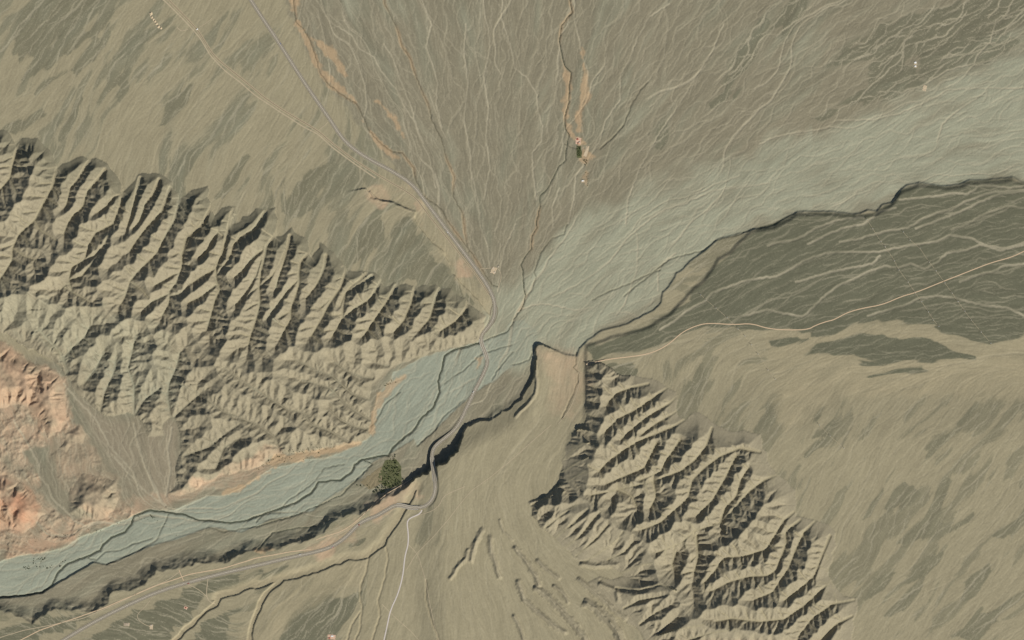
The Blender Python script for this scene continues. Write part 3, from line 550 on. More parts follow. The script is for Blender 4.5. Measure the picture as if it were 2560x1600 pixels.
PINK = [P('-40,850 30,870 100,915 165,950 170,1060 130,1100 60,1130 110,1260 190,1320 120,1370 40,1390 -40,1400'), P('170,1000 215,1090 290,1200 330,1260 250,1310 170,1250 110,1100'), P('1310,880 1345,865 1440,895 1462,880 1462,1000 1420,1040 1380,1040 1378,950 1360,910'), P('925,465 950,455 1000,462 1030,480 1000,495 960,500 930,490'), P('1040,515 1060,520 1070,550 1060,560 1045,545'), P('1128,660 1150,650 1180,690 1170,700 1140,690'),
 P('820,1370 850,1340 880,1310 960,1240 1030,1205 1040,1190 1045,1230 1000,1262 930,1300 890,1330 860,1362'), P('765,1375 800,1350 850,1330 860,1345 820,1372'), P('450,1235 470,1200 520,1190 580,1170 650,1130 700,1130 640,1165 560,1200 500,1235')]
ORANGE = [P('944,252 960,262 985,290 1002,312 1014,345 1006,346 990,315 970,288'), P('778,92 800,100 830,120 850,150 870,190 860,192 835,160 800,125'), P('728,-10 742,-10 746,50 752,72 738,60'), P('1405,150 1425,180 1428,215 1418,300 1428,330 1438,345 1424,340 1408,300 1412,230'), P('1455,120 1466,180 1472,230 1462,270 1448,300 1456,330 1444,330 1440,290 1455,240 1458,190'),P('740,70 760,75 780,110 800,160 840,200 880,235 890,255 860,240 820,215 790,175 765,120'), P('905,300 930,325 960,360 1000,395 980,400 940,360'), P('1440,345 1458,342 1462,360 1445,365'), P('1455,360 1480,390 1470,420 1468,465 1462,460 1462,420 1450,395'), P('945,985 990,945 1010,940 980,975 955,1010 935,1060 930,1090 925,1050 935,1010'), P('650,1165 690,1140 760,1130 840,1115 900,1105 870,1125 780,1145 700,1158'), P('655,1190 700,1160 690,1175 640,1200 600,1225 560,1232'), P('1190,895 1210,890 1205,915 1190,930'), P('640,1378 680,1372 690,1376 660,1380')]
FANS_SW = P('320,1040 345,1040 380,1070 410,1095 420,1050 435,1050 450,1080 455,1130 440,1190 440,1230 400,1260 330,1220 280,1160 240,1090 210,1030 190,990 230,1030 270,1045')
SMALLRIDGES = [(P('1345,1402 1370,1425 1396,1445'), 9), (P('1450,1449 1480,1475 1510,1500 1540,1530 1562,1545'), 10), (P('1385,1465 1410,1485 1420,1505'), 8), (P('1340,1470 1375,1495 1400,1520 1430,1555 1460,1590 1470,1630'), 12), (P('1288,1370 1310,1395 1340,1440 1347,1462'), 10), (P('1295,1455 1310,1500 1350,1535 1380,1560 1412,1580'), 10), (P('1468,1508 1490,1520 1520,1550 1545,1580 1560,1620'), 16), (P('1285,1540 1300,1570 1315,1610'), 8), (P('1500,1460 1540,1475 1545,1500'), 9), (P('1205,1326 1195,1345 1185,1370 1178,1400'), 10), (P('1226,1345 1228,1380 1240,1410 1248,1442'), 9), (P('1126,1445 1150,1410 1165,1395 1170,1375'), 8), (P('1455,1410 1490,1415 1540,1412'), 10), (P('1250,1300 1260,1330 1280,1350'), 5),
 (P('1335,905 1342,950 1338,985 1320,1010 1290,1040'), 7), (P('925,480 945,500 975,505 1010,520 1038,530'), 5)]
def profile(g, lines, w_top, depth, sd, flat=0.4, R=None):
    """a cut channel: depth below the plain, w_top half width"""
    d = g.dist([crinkle(l, 1.3, sd + k, 7) for k, l in enumerate(lines)], R or w_top * 1.6)
    return depth * (1 - ss(flat * w_top, w_top, d)), d

def survey():
    g = Grid(GX0, GY0, STEP, NX, NY)
    X, Y = np.meshgrid(g.x, g.y)
    gf, hf, Af, actf, Bf, floorf = hills()
    rs = lambda q: resample(q, g, gf.x0, gf.y0, gf.s)
    B, d1, d2, drn, dq = base_levels(g)
    hill = np.clip(rs(actf.astype(np.float32)), 0, 1)
    rise = np.maximum(rs(np.maximum(hf - Bf, 0)), 0) * ss(0.02, 0.5, hill) * 1.08
    floor = np.clip(rs(floorf), 0, 1); area = rs(np.log(Af))
    H = B + rise
    # low ridges in the southern wash
    rg = np.zeros_like(H); rn = fbm(g, 7, 300, 3)
    for k, (l, a) in enumerate(SMALLRIDGES):
        d = g.dist(crinkle(l, 1.6, 310 + k, 12), a * 2.6)
        rg = np.maximum(rg, np.clip(0.62 * a * (1.0 + 0.22 * rn) - 0.72 * d * np.clip(1 + 0.5 * rn, 0.55, 2), 0, a))
    H += rg
    M = {}
    south = ss(0, 3, d1)
    nwb = soft(g, P('-60,-60 690,-60 735,60 790,180 880,290 1000,430 1120,600 1235,750 1215,840 1000,900 -60,900'), 8, 8, 603)
    tan = np.maximum(nwb, south)
    tan = np.maximum(tan, soft(g, P('1560,690 1660,640 1770,622 1870,578 1790,665 1660,795 1560,840 1470,862 1560,810 1650,760'), 3, 2, 604) * (d1 > -1))
    tan = np.maximum(tan, ss(0.3, 0.9, 0.5 * noise(g, 120, 605)) * ss(1500, 2000, X) * (1 - ss(250, 480, Y + 0.2 * (X - 1500))))
    M['tan'] = tan
    # flow-aligned textures
    gc = Grid(GX0, GY0, 8.0, int((GX1 - GX0) / 8) + 2, int((GY1 - GY0) / 8) + 2)
    _, Uc, Vc = flow_field(gc)
    rc = lambda q: resample(q, g, gc.x0, gc.y0, gc.s, 0)
    U = rc(Uc / np.hypot(Uc, Vc)); V = rc(Vc / np.hypot(Uc, Vc)); ang = np.arctan2(V, U)
    wob = 0.24 * noise(g, 46, 500) + 0.2 * noise(g, 15, 501)
    cu = np.cos(ang + wob).astype(np.float32); cv = np.sin(ang + wob).astype(np.float32)
    RS = np.random.RandomState(77)
    fine = norm(lic(RS.randn(g.ny, g.nx).astype(np.float32), cu, cv, 12, 1.0))
    mid = norm(lic(noise(g, 9, 510), cu, cv, 14, 2.2))
    g4 = Grid(GX0, GY0, 4.0, int((GX1 - GX0) / 4) + 2, int((GY1 - GY0) / 4) + 2)
    r4 = lambda q: resample(q, g4, gc.x0, gc.y0, gc.s)
    a4 = np.arctan2(r4(Vc), r4(Uc)) + 0.3 * noise(g4, 60, 520)
    big4 = norm(lic(fbm(g4, 27, 530, 3), np.cos(a4).astype(np.float32), np.sin(a4).astype(np.float32), 22, 1.6))
    big = resample(big4, g, g4.x0, g4.y0, g4.s)
    # trickles that gather into braids
    n = 42000
    x0 = RS.uniform(GX0, GX1, n).astype(np.float32); y0 = RS.uniform(GY0, GY1, n).astype(np.float32)
    c1 = rivulets(g, ang, x0, y0, 230, 2.0, 540, 0.42, 58, 1 - 0.4 * tan)
    x0 = RS.uniform(GX0, GX1, 2 * n).astype(np.float32); y0 = RS.uniform(GY0, GY1, 2 * n).astype(np.float32)
    c2 = rivulets(g, ang, x0, y0, 90, 2.0, 550, 0.5, 24, 1 - 0.4 * tan)
    x0 = RS.uniform(GX0, GX1, 2 * n).astype(np.float32); y0 = RS.uniform(GY0, GY1, 2 * n).astype(np.float32)
    c3 = rivulets(g, ang, x0, y0, 45, 2.0, 560, 0.42, 12, 1 - 0.3 * tan)
    cap = lambda c: np.minimum(c, 2.2 * blur(c, 1) + 1)
    l1 = np.log1p(cap(c1)); l1 = l1 - blur(l1, 7); l2 = np.log1p(cap(c2)); l2 = l2 - blur(l2, 5)
    l3 = np.log1p(cap(c3)); l3 = l3 - blur(l3, 4)
    # ---------------------------------------------------------------- what covers the ground
    off = 1 - hill
    M['river'] = soft(g, np.vstack([RBN, P('1275,806 1310,800 1345,830'), RBS]), 2.0, 2.0, 601) * (1 - ss(1220, 1330, X) * 0.55)
    M['gravel'] = np.clip(ss(-0.15, 1.15, soft(g, GRAVEL, 50, 26, 602, 60) + 0.18 * big + 0.12 * mid), 0, 1) * (1 - ss(0.5, 2.5, d1))
    lob = 8 * np.clip(big, -2, 2) + 10 * np.clip(mid, -2.2, 2.2) + 2.5 * fine
    dk = np.zeros_like(H)
    for k, p in enumerate(DARK):
        dk = np.maximum(dk, ss(-2.5, 2.5, g.sdf(p, 60.0) + (0.35 if k == 0 else 0.35) * lob * ss(2, 8, np.abs(d1))))
    dk2 = np.zeros_like(H)
    for k, p in enumerate(DARK2): dk2 = np.maximum(dk2, (1.3 if k >= len(DARK2) - 7 else 1.0) * ss(-1.5, 2.0, g.sdf(p, 60.0) + 0.62 * lob - 1.5))
    baj = tan * off * (1 - soft(g, TAN_E, 25, 20, 606) * 0.7) * (1 - ss(1060, 1180, X) * (1 - ss(1500, 1660, X)) * south)
    dk3 = ss(0.45, 0.85, big + 0.85 * mid + 0.22 * fine + 0.25 * noise(g, 160, 607)) * baj
    fanmid = (1 - tan) * off * (1 - M['gravel']) * (1 - M['river'])
    dk4 = ss(0.1, 1.3, big + 0.3 * mid) * fanmid * 0.30
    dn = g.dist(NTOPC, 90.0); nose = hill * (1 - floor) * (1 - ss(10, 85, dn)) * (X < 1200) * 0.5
    M0 = np.clip(np.maximum.reduce([dk2, dk3, 0.75 * dk]), 0, 1)
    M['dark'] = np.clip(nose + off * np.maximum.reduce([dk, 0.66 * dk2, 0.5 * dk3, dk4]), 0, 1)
    thread = ss(0.7, 1.5, l1) * 0.9; thread2 = ss(0.5, 1.2, l2) * (0.45 + 0.5 * M0)
    thread3 = ss(0.35, 0.95, l3) * (0.40 + 0.35 * M0)
    pale = np.maximum.reduce([thread, thread2, thread3]) * off * (1 - 0.15 * M['river']) * (1 - tan * (1 - M['dark']) * 0.55) * (1 - 0.45 * dk)
    wl, dw = profile(g, WASHE, 4.2, 1.0, 610)
    pale = np.maximum(pale, wl * (0.75 + 0.2 * mid)); 
    dws = g.dist([crinkle(l, 2.5, 620 + k, 12) for k, l in enumerate(WASHS)], 24.0) + 2.2 * fbm(g, 26, 625, 3); w02 = np.vstack([WASHS[2], WASHS[0][1:]]); ins = g.fill(np.vstack([w02, P('1060,1700 400,1700')])); ws = np.where(ins | (Y > 1500), 1 - ss(4.6, 7.2, dws), 1 - ss(3.5, 22, dws))
    wt, dwt = profile(g, WASHT, 3.4, 1.0, 630)
    fw, dfw = profile(g, FANW, 2.9, 1.0, 760, 0.3); sw_, dsw = profile(g, SWW, 4.0, 1.0, 790, 0.35)
    fw *= 0.65 + 0.4 * ss(-1, 1, mid); pale = np.maximum.reduce([pale, 1.0 * fw, 0.8 * sw_])
    H -= 0.7 * fw + 0.9 * sw_
    M['pale'] = np.clip(pale, 0, 1)
    strip = soft(g, P('1000,440 1040,470 1075,520 1120,580 1165,640 1210,700 1236,752 1225,790 1180,738 1130,690 1100,630 1060,585 1036,545 1000,505 930,495 922,470 960,455'), 5, 5, 626)
    M['wash'] = np.clip(np.maximum.reduce([ws * (0.8 + 0.25 * mid), 0.6 * soft(g, BROAD, 12, 12, 628, 30) * (0.75 + 0.3 * mid), 0.6 * wt, 0.5 * soft(g, TAN_E, 14, 14, 629, 40) * (0.8 + 0.25 * mid) * (1 - dk), 0.75 * strip * (0.8 + 0.4 * mid)]), 0, 1)
    M['hill'] = np.clip(hill * (1 - 0.85 * floor) + ss(0.5, 3.0, rg) * 0.8, 0, 1)
    gg = soft(g, P('-60,690 100,735 200,768 330,790 430,840 470,930 440,1010 330,1010 200,930 100,850 -60,800'), 25, 20, 638)
    M['gravel'] = np.maximum(M['gravel'], 0.6 * gg * hill); M['hill'] *= 1 - 0.42 * gg
    M['floor'] = floor
    pk = np.zeros_like(H)
    for k, p in enumerate(PINK): pk = np.maximum(pk, soft(g, p, 24 if k == 2 else 10, 18, 640 + k, 26) * {1: 0.5, 2: 0.5}.get(k, 0.9))
    for k, p in enumerate(PINKX): pk = np.maximum(pk, 0.85 * soft(g, p, 12, 14, 655 + k, 26))
    M['pink'] = np.clip(pk * (1 - M['river']) * (0.85 + 0.45 * fbm(g, 22, 666, 3)), 0, 1)
    rd = np.zeros_like(H)
    for k, p in enumerate(REDS): rd = np.maximum(rd, soft(g, p, 9, 14, 660 + k, 22) * (0.30, 1.0, 0.35)[k])
    M['red'] = rd * np.clip(0.55 + 0.5 * fbm(g, 24, 664, 3), 0, 1)
    og = np.zeros_like(H)
    for k, p in enumerate(ORANGE): og = np.maximum(og, soft(g, p, 4, 6, 680 + k, 12))
    s2 = g.dist([crinkle(l, 1.5, 690 + k, 8) for k, l in enumerate(STREAM2[:2] + STREAM[1:])], 14.0)
    og = np.maximum(og, (1 - ss(1, 7, s2)) * ss(-0.6, 0.8, noise(g, 40, 695)) * 0.75 * (Y < 780))
    M['orange'] = np.clip(og, 0, 1)
    fsw = soft(g, FANS_SW, 16, 12, 700, 26)
    M['sw'] = fsw * (1 - M['hill'])
    # channels: cut into the ground
    st, ds = profile(g, STREAM[:1], 4.2, 2.2, 710, 0.35)
    st1, ds1 = profile(g, STREAM[1:], 3.0, 1.7, 715, 0.25)
    st2, ds2 = profile(g, STREAM2, 3.0, 1.6, 720, 0.2)
    H -= np.maximum.reduce([st, st1, st2]) * (0.75 + 0.3 * noise(g, 25, 721))
    bra = ss(0.9, 1.8, l1) * ss(0.1, 0.7, noise(g, 50, 743)) * M['river'] * (X < 1230)
    H -= 0.5 * bra
    M['wet'] = np.maximum.reduce([0.5 * bra, (1 - ss(1.4, 3.0, ds)), 0.7 * (1 - ss(0.7, 2.2, ds1)), 0.55 * (1 - ss(0.6, 2.0, ds2))])
    H -= 3.6 * ws * 1.0 + 1.6 * wt + 0.7 * wl
    ground = np.clip(off, 0, 1) * (1 - ss(0.5, 3, rg))
    H += pk * (X < 330) * (1 - M['river']) * (1 - hill) * np.maximum(5.0 * (0.6 - 1.5 * np.abs(fbm(g, 34, 742, 5, 0.6))), -1)
    H -= 0.8 * ground * ((0.5 + 0.4 * (1 - tan)) * ss(0.7, 1.5, l1) + 0.55 * ss(0.4, 1.2, l2) + 0.42 * ss(0.3, 1.0, l3)) * (1 - 0.35 * M['tan'])
    H += ground * (0.07 * fine + 0.06 * mid + 0.20 * np.clip(big, -2, 2) + 0.10 * noise(g, 5, 740) + 0.14 * noise(g, 11, 741)) * (1 - 0.2 * M['tan'])
    # fine gullying on the hill flanks
    sth = hill * (Y > np.interp(g.x, NWDIV[:, 0], NWDIV[:, 1])[None, :]) * (X < 1250)
    H += hill * (1 - floor) * (0.32 * noise(g, 4.2, 730) + 0.45 * noise(g, 8, 731) + sth * ss(15, 60, g.dist(NWDIV, 70.0)) * (0.85 * noise(g, 5.5, 732) + 1.2 * noise(g, 11, 733))) * ss(1, 8, rise)
    M['fine'] = fine; M['mid'] = mid; M['big'] = big
    M['l1'] = l1
    return g, H, M, hill, d1, drn, rise
# ------------------------------------------------------------------ helpers
def tag(o, label=None, cat=None, group=None, kind=None):
    if label: o['label'] = label
    if cat: o['category'] = cat
    if group: o['group'] = group
    if kind: o['kind'] = kind
    return o
def link(o, parent=None):
    scene.collection.objects.link(o)
    if parent is not None: o.parent = parent
    return o
def mesh_obj(name, verts, faces, mat, parent=None, smooth_shade=False):
    me = bpy.data.meshes.new(name); me.from_pydata([tuple(map(float, v)) for v in verts], [], faces); me.update()
    me.materials.append(mat)
    if smooth_shade: me.shade_smooth()
    return link(bpy.data.objects.new(name, me), parent)
def empty(name, loc, rz=0.0):
    o = bpy.data.objects.new(name, None); o.location = loc; o.rotation_euler = (0, 0, rz); o.empty_display_size = 5
    return link(o)
def lin(r, g, b):
    f = lambda c: c / 12.92 if c <= 0.04045 else ((c + 0.055) / 1.055) ** 2.4
    return (f(r / 255), f(g / 255), f(b / 255), 1.0)

# ------------------------------------------------------------------ materials
class Nodes:
    def __init__(s, name):
        s.m = bpy.data.materials.new(name); s.m.use_nodes = True; s.t = s.m.node_tree; s.b = s.t.nodes['Principled BSDF']
        s.b.inputs['Roughness'].default_value = 0.95; s.b.inputs['Specular IOR Level'].default_value = 0.1
    def n(s, kind, **kw):
        q = s.t.nodes.new(kind)
        for k, v in kw.items(): setattr(q, k, v)
        return q
    def l(s, a, b): s.t.links.new(a, b)
    def mix(s, f, a, b, blend='MIX'):
        q = s.n('ShaderNodeMix', data_type='RGBA', blend_type=blend)
        for sock, v in ((q.inputs[0], f), (q.inputs[6], a), (q.inputs[7], b)):
            if hasattr(v, 'is_linked') or hasattr(v, 'links'): s.l(v, sock)
            else: sock.default_value = v
        return q.outputs[2]
    def math(s, op, a, b=0.0, clamp=False):
        q = s.n('ShaderNodeMath', operation=op, use_clamp=clamp)
        for sock, v in ((q.inputs[0], a), (q.inputs[1], b)):
            if hasattr(v, 'links'): s.l(v, sock)
            else: sock.default_value = v
        return q.outputs[0]
    def noise(s, scale, detail=4.0, rough=0.55):
        geo = s.n('ShaderNodeNewGeometry'); q = s.n('ShaderNodeTexNoise'); q.inputs['Scale'].default_value = scale
        q.inputs['Detail'].default_value = detail; q.inputs['Roughness'].default_value = rough
        s.l(geo.outputs['Position'], q.inputs['Vector']); return q.outputs['Fac']

def flat_mat(name, rgb, rough=0.9, var=0.12, scale=0.05, metal=0.0, spec=0.2):
    N = Nodes(name); f = N.noise(scale)
    a = tuple(c * (1 - var) for c in rgb[:3]) + (1,); b = tuple(min(1, c * (1 + var)) for c in rgb[:3]) + (1,)
    N.l(N.mix(f, a, b), N.b.inputs['Base Color']); N.b.inputs['Roughness'].default_value = rough
    N.b.inputs['Metallic'].default_value = metal; N.b.inputs['Specular IOR Level'].default_value = spec
    return N.m

LAYERS = ['tan', 'gravel', 'river', 'sw', 'hill', 'dark', 'pink', 'red', 'pale', 'wash', 'orange', 'wet']
COLS = {'tan': (150, 141, 115, 1.0), 'gravel': (151, 150, 128, 1.0), 'river': (146, 149, 131, 1.0), 'sw': (141, 131, 110, 1.0), 'dark': (102, 101, 83, 1.0), 'hill': (147, 138, 115, 1.0),
        'pink': (190, 160, 131, 0.62), 'red': (178, 122, 92, 0.55), 'pale': (168, 159, 135, 0.72), 'wash': (166, 153, 123, 0.65), 'orange': (180, 153, 119, 0.65), 'wet': (66, 64, 50, 0.85)}
ALB = 1.0
def ground_mat():
    N = Nodes('desert_ground'); at = {}
    for k in range(3):
        a = N.n('ShaderNodeAttribute'); a.attribute_name = 'cover%d' % k; sp = N.n('ShaderNodeSeparateColor'); N.l(a.outputs['Color'], sp.inputs[0])
        for j in range(3): at[LAYERS[4 * k + j]] = sp.outputs[j]
        at[LAYERS[4 * k + 3]] = a.outputs['Alpha']
    gr = N.n('ShaderNodeAttribute'); gr.attribute_name = 'grain'; gs = N.n('ShaderNodeSeparateColor'); N.l(gr.outputs['Color'], gs.inputs[0])
    big = N.noise(0.0016, 5.0); med = N.noise(0.012, 5.0, 0.6); fin = N.noise(0.07, 4.0, 0.65)
    base = N.mix(big, lin(127, 121, 101), lin(138, 130, 109))
    col = base
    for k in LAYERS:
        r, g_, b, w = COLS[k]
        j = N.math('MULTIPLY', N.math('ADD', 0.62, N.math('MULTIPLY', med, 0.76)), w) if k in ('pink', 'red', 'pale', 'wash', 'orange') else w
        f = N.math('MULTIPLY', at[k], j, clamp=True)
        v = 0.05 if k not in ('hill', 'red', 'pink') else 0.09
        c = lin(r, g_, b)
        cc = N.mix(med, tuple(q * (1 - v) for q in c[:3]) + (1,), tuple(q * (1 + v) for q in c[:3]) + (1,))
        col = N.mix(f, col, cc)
    # grain of the gravel: fine streaks left by the water, and speckle
    gsum = N.math('ADD', N.math('MULTIPLY', N.math('SUBTRACT', gs.outputs[0], 0.5), 0.17), N.math('MULTIPLY', N.math('SUBTRACT', gs.outputs[1], 0.5), 0.12))
    spk = N.math('MULTIPLY', N.math('SUBTRACT', fin, 0.5), 0.42)
    tot = N.math('ADD', N.math('ADD', gsum, spk), 1.0)
    mul = N.n('ShaderNodeVectorMath', operation='SCALE'); N.l(col, mul.inputs[0]); N.l(N.math('MULTIPLY', tot, ALB), mul.inputs['Scale'])
    N.l(mul.outputs[0], N.b.inputs['Base Color'])
    bp = N.n('ShaderNodeBump'); bp.inputs['Strength'].default_value = 0.35; bp.inputs['Distance'].default_value = 2.0
    N.l(N.math('ADD', fin, N.math('MULTIPLY', med, 2.0)), bp.inputs['Height']); N.l(bp.outputs[0], N.b.inputs['Normal'])
    N.b.inputs['Roughness'].default_value = 1.0; N.b.inputs['Specular IOR Level'].default_value = 0.0
    return N.m

# ------------------------------------------------------------------ terrain sheet
g, H, M, hill, d1, drn, rise = survey()
def at_h(x, y):
    return bil(H, (np.asarray(x, float) - g.x0) / g.s, (np.asarray(y, float) - g.y0) / g.s)
def wp(x, y, z): return ((x - 1280.0) * S, -(y - 800.0) * S, z * S)
# ------------------------------------------------------------------ roads are graded into the land
def walk(L, step=6.0):
    seg = np.hypot(*np.diff(L, axis=0).T); s = np.concatenate([[0], np.cumsum(seg)]); t = np.arange(0, s[-1], step)
    return np.c_[np.interp(t, s, L[:, 0]), np.interp(t, s, L[:, 1])]
def runmean(z, n):
    p = np.pad(z, n, mode='edge'); c = np.cumsum(np.concatenate([[0], p])); return (c[2 * n + 1:] - c[:-2 * n - 1]) / (2 * n + 1)
def road_profile(L, n, up=0.3):
    x, y = np.clip(L[:, 0], GX0 + 3, GX1 - 3), np.clip(L[:, 1], GY0 + 3, GY1 - 3)
    h = at_h(x, y); z = runmean(runmean(h, n), n)
    z = np.maximum(z, runmean(h, 3) - 1.0)
    return runmean(z, 4) + up
def grade(L, z, half, blend, fill_max=1.6):
    """cut and fill along a road; where it stands higher than fill_max above the ground it stays on a bridge"""
    best = np.full((g.ny, g.nx), half + blend, np.float32); tgt = np.zeros((g.ny, g.nx), np.float32)
    R = half + blend
    for k in range(len(L) - 1):
        (ax, ay), (bx, by) = L[k], L[k + 1]
        i0, i1, j0, j1 = g.win(min(ax, bx) - R, max(ax, bx) + R, min(ay, by) - R, max(ay, by) + R)
        if i1 <= i0 or j1 <= j0: continue
        X = g.x[None, i0:i1]; Y = g.y[j0:j1, None]; dx, dy = bx - ax, by - ay; q = dx * dx + dy * dy + 1e-9
        t = np.clip(((X - ax) * dx + (Y - ay) * dy) / q, 0, 1); d = np.hypot(X - ax - t * dx, Y - ay - t * dy)
        sub = best[j0:j1, i0:i1]; m = d < sub; sub[m] = d[m]; tgt[j0:j1, i0:i1][m] = (z[k] + (z[k + 1] - z[k]) * t)[m]
    w = 1 - ss(half, half + blend, best)
    dz = tgt - 0.22 - H
    w = w * np.where(dz > 0, 1 - ss(fill_max * 0.7, fill_max, dz), 1.0)
    H[:] = H + w * np.where(best < R, dz, 0)
    return w
HWL = walk(smooth(HIGHWAY)); HWZ = road_profile(HWL, 14)
w_ = grade(HWL, HWZ, 5.2, 4.0)
for k_ in ('pale', 'dark', 'wet', 'orange'): M[k_] *= (1 - 0.8 * w_)
ORL = walk(smooth(OLDROAD)); ORZ = road_profile(ORL, 8, 0.15); w_ = grade(ORL, ORZ, 2.5, 3.0)
M['wash'] = np.maximum(M['wash'], 0.55 * w_)
TEL = walk(smooth(TRACKE)); TEZ = road_profile(TEL, 4, 0.05); grade(TEL, TEZ, 2.0, 3.0)
TSL = walk(smooth(TRACKS)); TSZ = road_profile(TSL, 5, 0.1); grade(TSL, TSZ, 2.2, 3.0)

PAD = 22
grow = np.cumsum(2.0 * 1.42 ** np.arange(PAD))
xs = np.concatenate([g.x[0] - grow[::-1], g.x, g.x[-1] + grow]); ys = np.concatenate([g.y[0] - grow[::-1], g.y, g.y[-1] + grow])
def mirror(v, lo, hi):
    i = np.where(v < lo, lo + np.minimum((lo - v), 400 + 0 * v), np.where(v > hi, hi - np.minimum((v - hi), 400), v)); return i
mi = np.round((mirror(xs, g.x[0], g.x[-1]) - g.x0) / g.s).astype(int); mj = np.round((mirror(ys, g.y[0], g.y[-1]) - g.y0) / g.s).astype(int)
ex = lambda A: A[np.ix_(mj, mi)]
nX, nY = len(xs), len(ys)
HX = ex(H); PX, PY = np.meshgrid(xs, ys)
# far outside the view the land evens out
far = ss(200, 900, np.maximum(np.maximum(g.x[0] - PX, PX - g.x[-1]), np.maximum(g.y[0] - PY, PY - g.y[-1])))
HX = HX * (1 - far) + 4.0 * far
co = np.stack([(PX - 1280.0) * S, -(PY - 800.0) * S, HX * S], -1).astype(np.float32)
ii = np.arange(nX * nY).reshape(nY, nX)
quads = np.stack([ii[:-1, :-1], ii[1:, :-1], ii[1:, 1:], ii[:-1, 1:]], -1)
cx = 0.5 * (PX[:-1, :-1] + PX[1:, 1:]); cy = 0.5 * (PY[:-1, :-1] + PY[1:, 1:])
cell = lambda A: ex(A)[:-1, :-1]
hm = cell(hill) > 0.5
reg = np.zeros(hm.shape, np.int32)                                   # 0 gravel fan
reg[(cell(M['tan']) > 0.5) & (cell(d1) < 0)] = 1                     # bajada
reg[(cell(d1) >= -14) & (cell(d1) < 1.0) & (cx < 1340)] = 5           # terrace scarp
reg[cell(d1) >= 1.0] = 2                                             # southern plain
reg[(cell(M['dark']) > 0.6) & (cx > 1440) & (cy < 980) & (cell(d1) >= -1)] = 3
reg[(cell(drn) > 0) & (cx < 1300)] = 4                               # river bed
reg[(reg == 0) & (cx < 1345) & (cy > 880) & (cx > -40) & (cell(drn) <= 0) & (cell(M['sw']) < 0.3) & (cy > np.interp(cx[0], RBS[::-1][:, 0], RBS[::-1][:, 1])[None, :])] = 6
reg[hm & (cx < 1260)] = 7
reg[hm & (cx >= 1260)] = 8
reg[hm & (cell(M['pink']) > 0.35) & (cx < 400)] = 9
NAMES = [('gravel_fan', 'wide grey braided alluvial fan spreading north from the river gap', 'plain'), ('stony_plain', 'tan streaked stony slope above the north-west hills with both roads', 'plain'),
         ('southern_plain', 'smooth tan plateau with dry washes south and east of the river', 'plain'), ('dark_plain', 'dark desert pavement threaded by pale dry washes', 'plain'), ('river_bed', 'blue-grey braided gravel river bed', 'river bed'),
         ('terrace_slope', 'dark shaded terrace edge along the south bank', 'slope'), ('river_terrace', 'low gravel terrace between river bed and dark slope', 'terrace'), ('hills', 'deeply gullied badland ridges west of the river gap', 'hills'),
         ('hills', 'gullied badland ridges south-east of the river gap', 'hills'), ('red_hills', 'pink and red eroded hills at the left edge', 'hills')]
gm = ground_mat()
covers = [np.stack([ex(np.clip(M[LAYERS[4 * k + j]], 0, 1)) for j in range(4)], -1).reshape(-1, 4).astype(np.float32) for k in range(3)]
grain = np.stack([ex(np.clip(0.5 + 0.22 * M['fine'], 0, 1)), ex(np.clip(0.5 + 0.2 * M['mid'], 0, 1)), ex(np.clip(0.5 + 0.2 * M['big'], 0, 1)), np.ones_like(HX)], -1).reshape(-1, 4).astype(np.float32)
cof = co.reshape(-1, 3)
# shared normals so that the pieces of the land meet without a seam
gy, gx = np.gradient(HX, ys, xs); nrm = np.stack([-gx, gy, np.ones_like(gx)], -1).reshape(-1, 3); nrm /= np.linalg.norm(nrm, axis=1, keepdims=True)
for r, (nm, label, cat) in enumerate(NAMES):
    q = quads[reg == r]
    if not len(q): continue
    used, inv = np.unique(q.ravel(), return_inverse=True)
    me = bpy.data.meshes.new(nm); me.vertices.add(len(used)); me.vertices.foreach_set('co', cof[used].ravel())
    me.loops.add(len(inv)); me.loops.foreach_set('vertex_index', inv.astype(np.int32))
    me.polygons.add(len(q)); me.polygons.foreach_set('loop_start', np.arange(0, 4 * len(q), 4, dtype=np.int32))
    me.update(calc_edges=True)
    for k in range(3):
        a = me.attributes.new('cover%d' % k, 'FLOAT_COLOR', 'POINT'); a.data.foreach_set('color', covers[k][used].ravel())
    a = me.attributes.new('grain', 'FLOAT_COLOR', 'POINT'); a.data.foreach_set('color', grain[used].ravel())
    me.shade_smooth(); me.normals_split_custom_set_from_vertices(nrm[used].astype(np.float32))
    me.materials.append(gm)
    tag(link(bpy.data.objects.new(nm, me)), label, cat, kind='structure')
# ------------------------------------------------------------------ roads
def ribbon(name, L, Z, half, mat, off=0.0, parent=None, thick=0.0):
    """a strip of road; off shifts it sideways (positive to the right of the way)"""
    T = np.gradient(L, axis=0); T /= np.linalg.norm(T, axis=1, keepdims=True) + 1e-9
    Nv = np.c_[-T[:, 1], T[:, 0]]
    a = L + Nv * (off - half); b = L + Nv * (off + half); n = len(L)
    v = [wp(p[0], p[1], z) for p, z in zip(a, Z)] + [wp(p[0], p[1], z) for p, z in zip(b, Z)]
    f = [(k, n + k, n + k + 1, k + 1) for k in range(n - 1)]
    if thick:
        m = len(v); v += [(x, y, z - thick) for x, y, z in v]
        f += [(k + 1 + m, n + k + 1 + m, n + k + m, k + m) for k in range(n - 1)]
        f += [(k + 1, k + 1 + m, k + m, k) for k in range(n - 1)] + [(n + k, n + k + m, n + k + 1 + m, n + k + 1) for k in range(n - 1)]
        f += [(0, m, n + m, n), (n - 1, 2 * n - 1, 2 * n - 1 + m, n - 1 + m)]
    return mesh_obj(name, v, f, mat, parent)
asphalt = flat_mat('asphalt', lin(140, 131, 114), 0.9, 0.10, 0.03)
median_m = flat_mat('median_gravel', lin(176, 166, 146), 0.95, 0.12, 0.05)
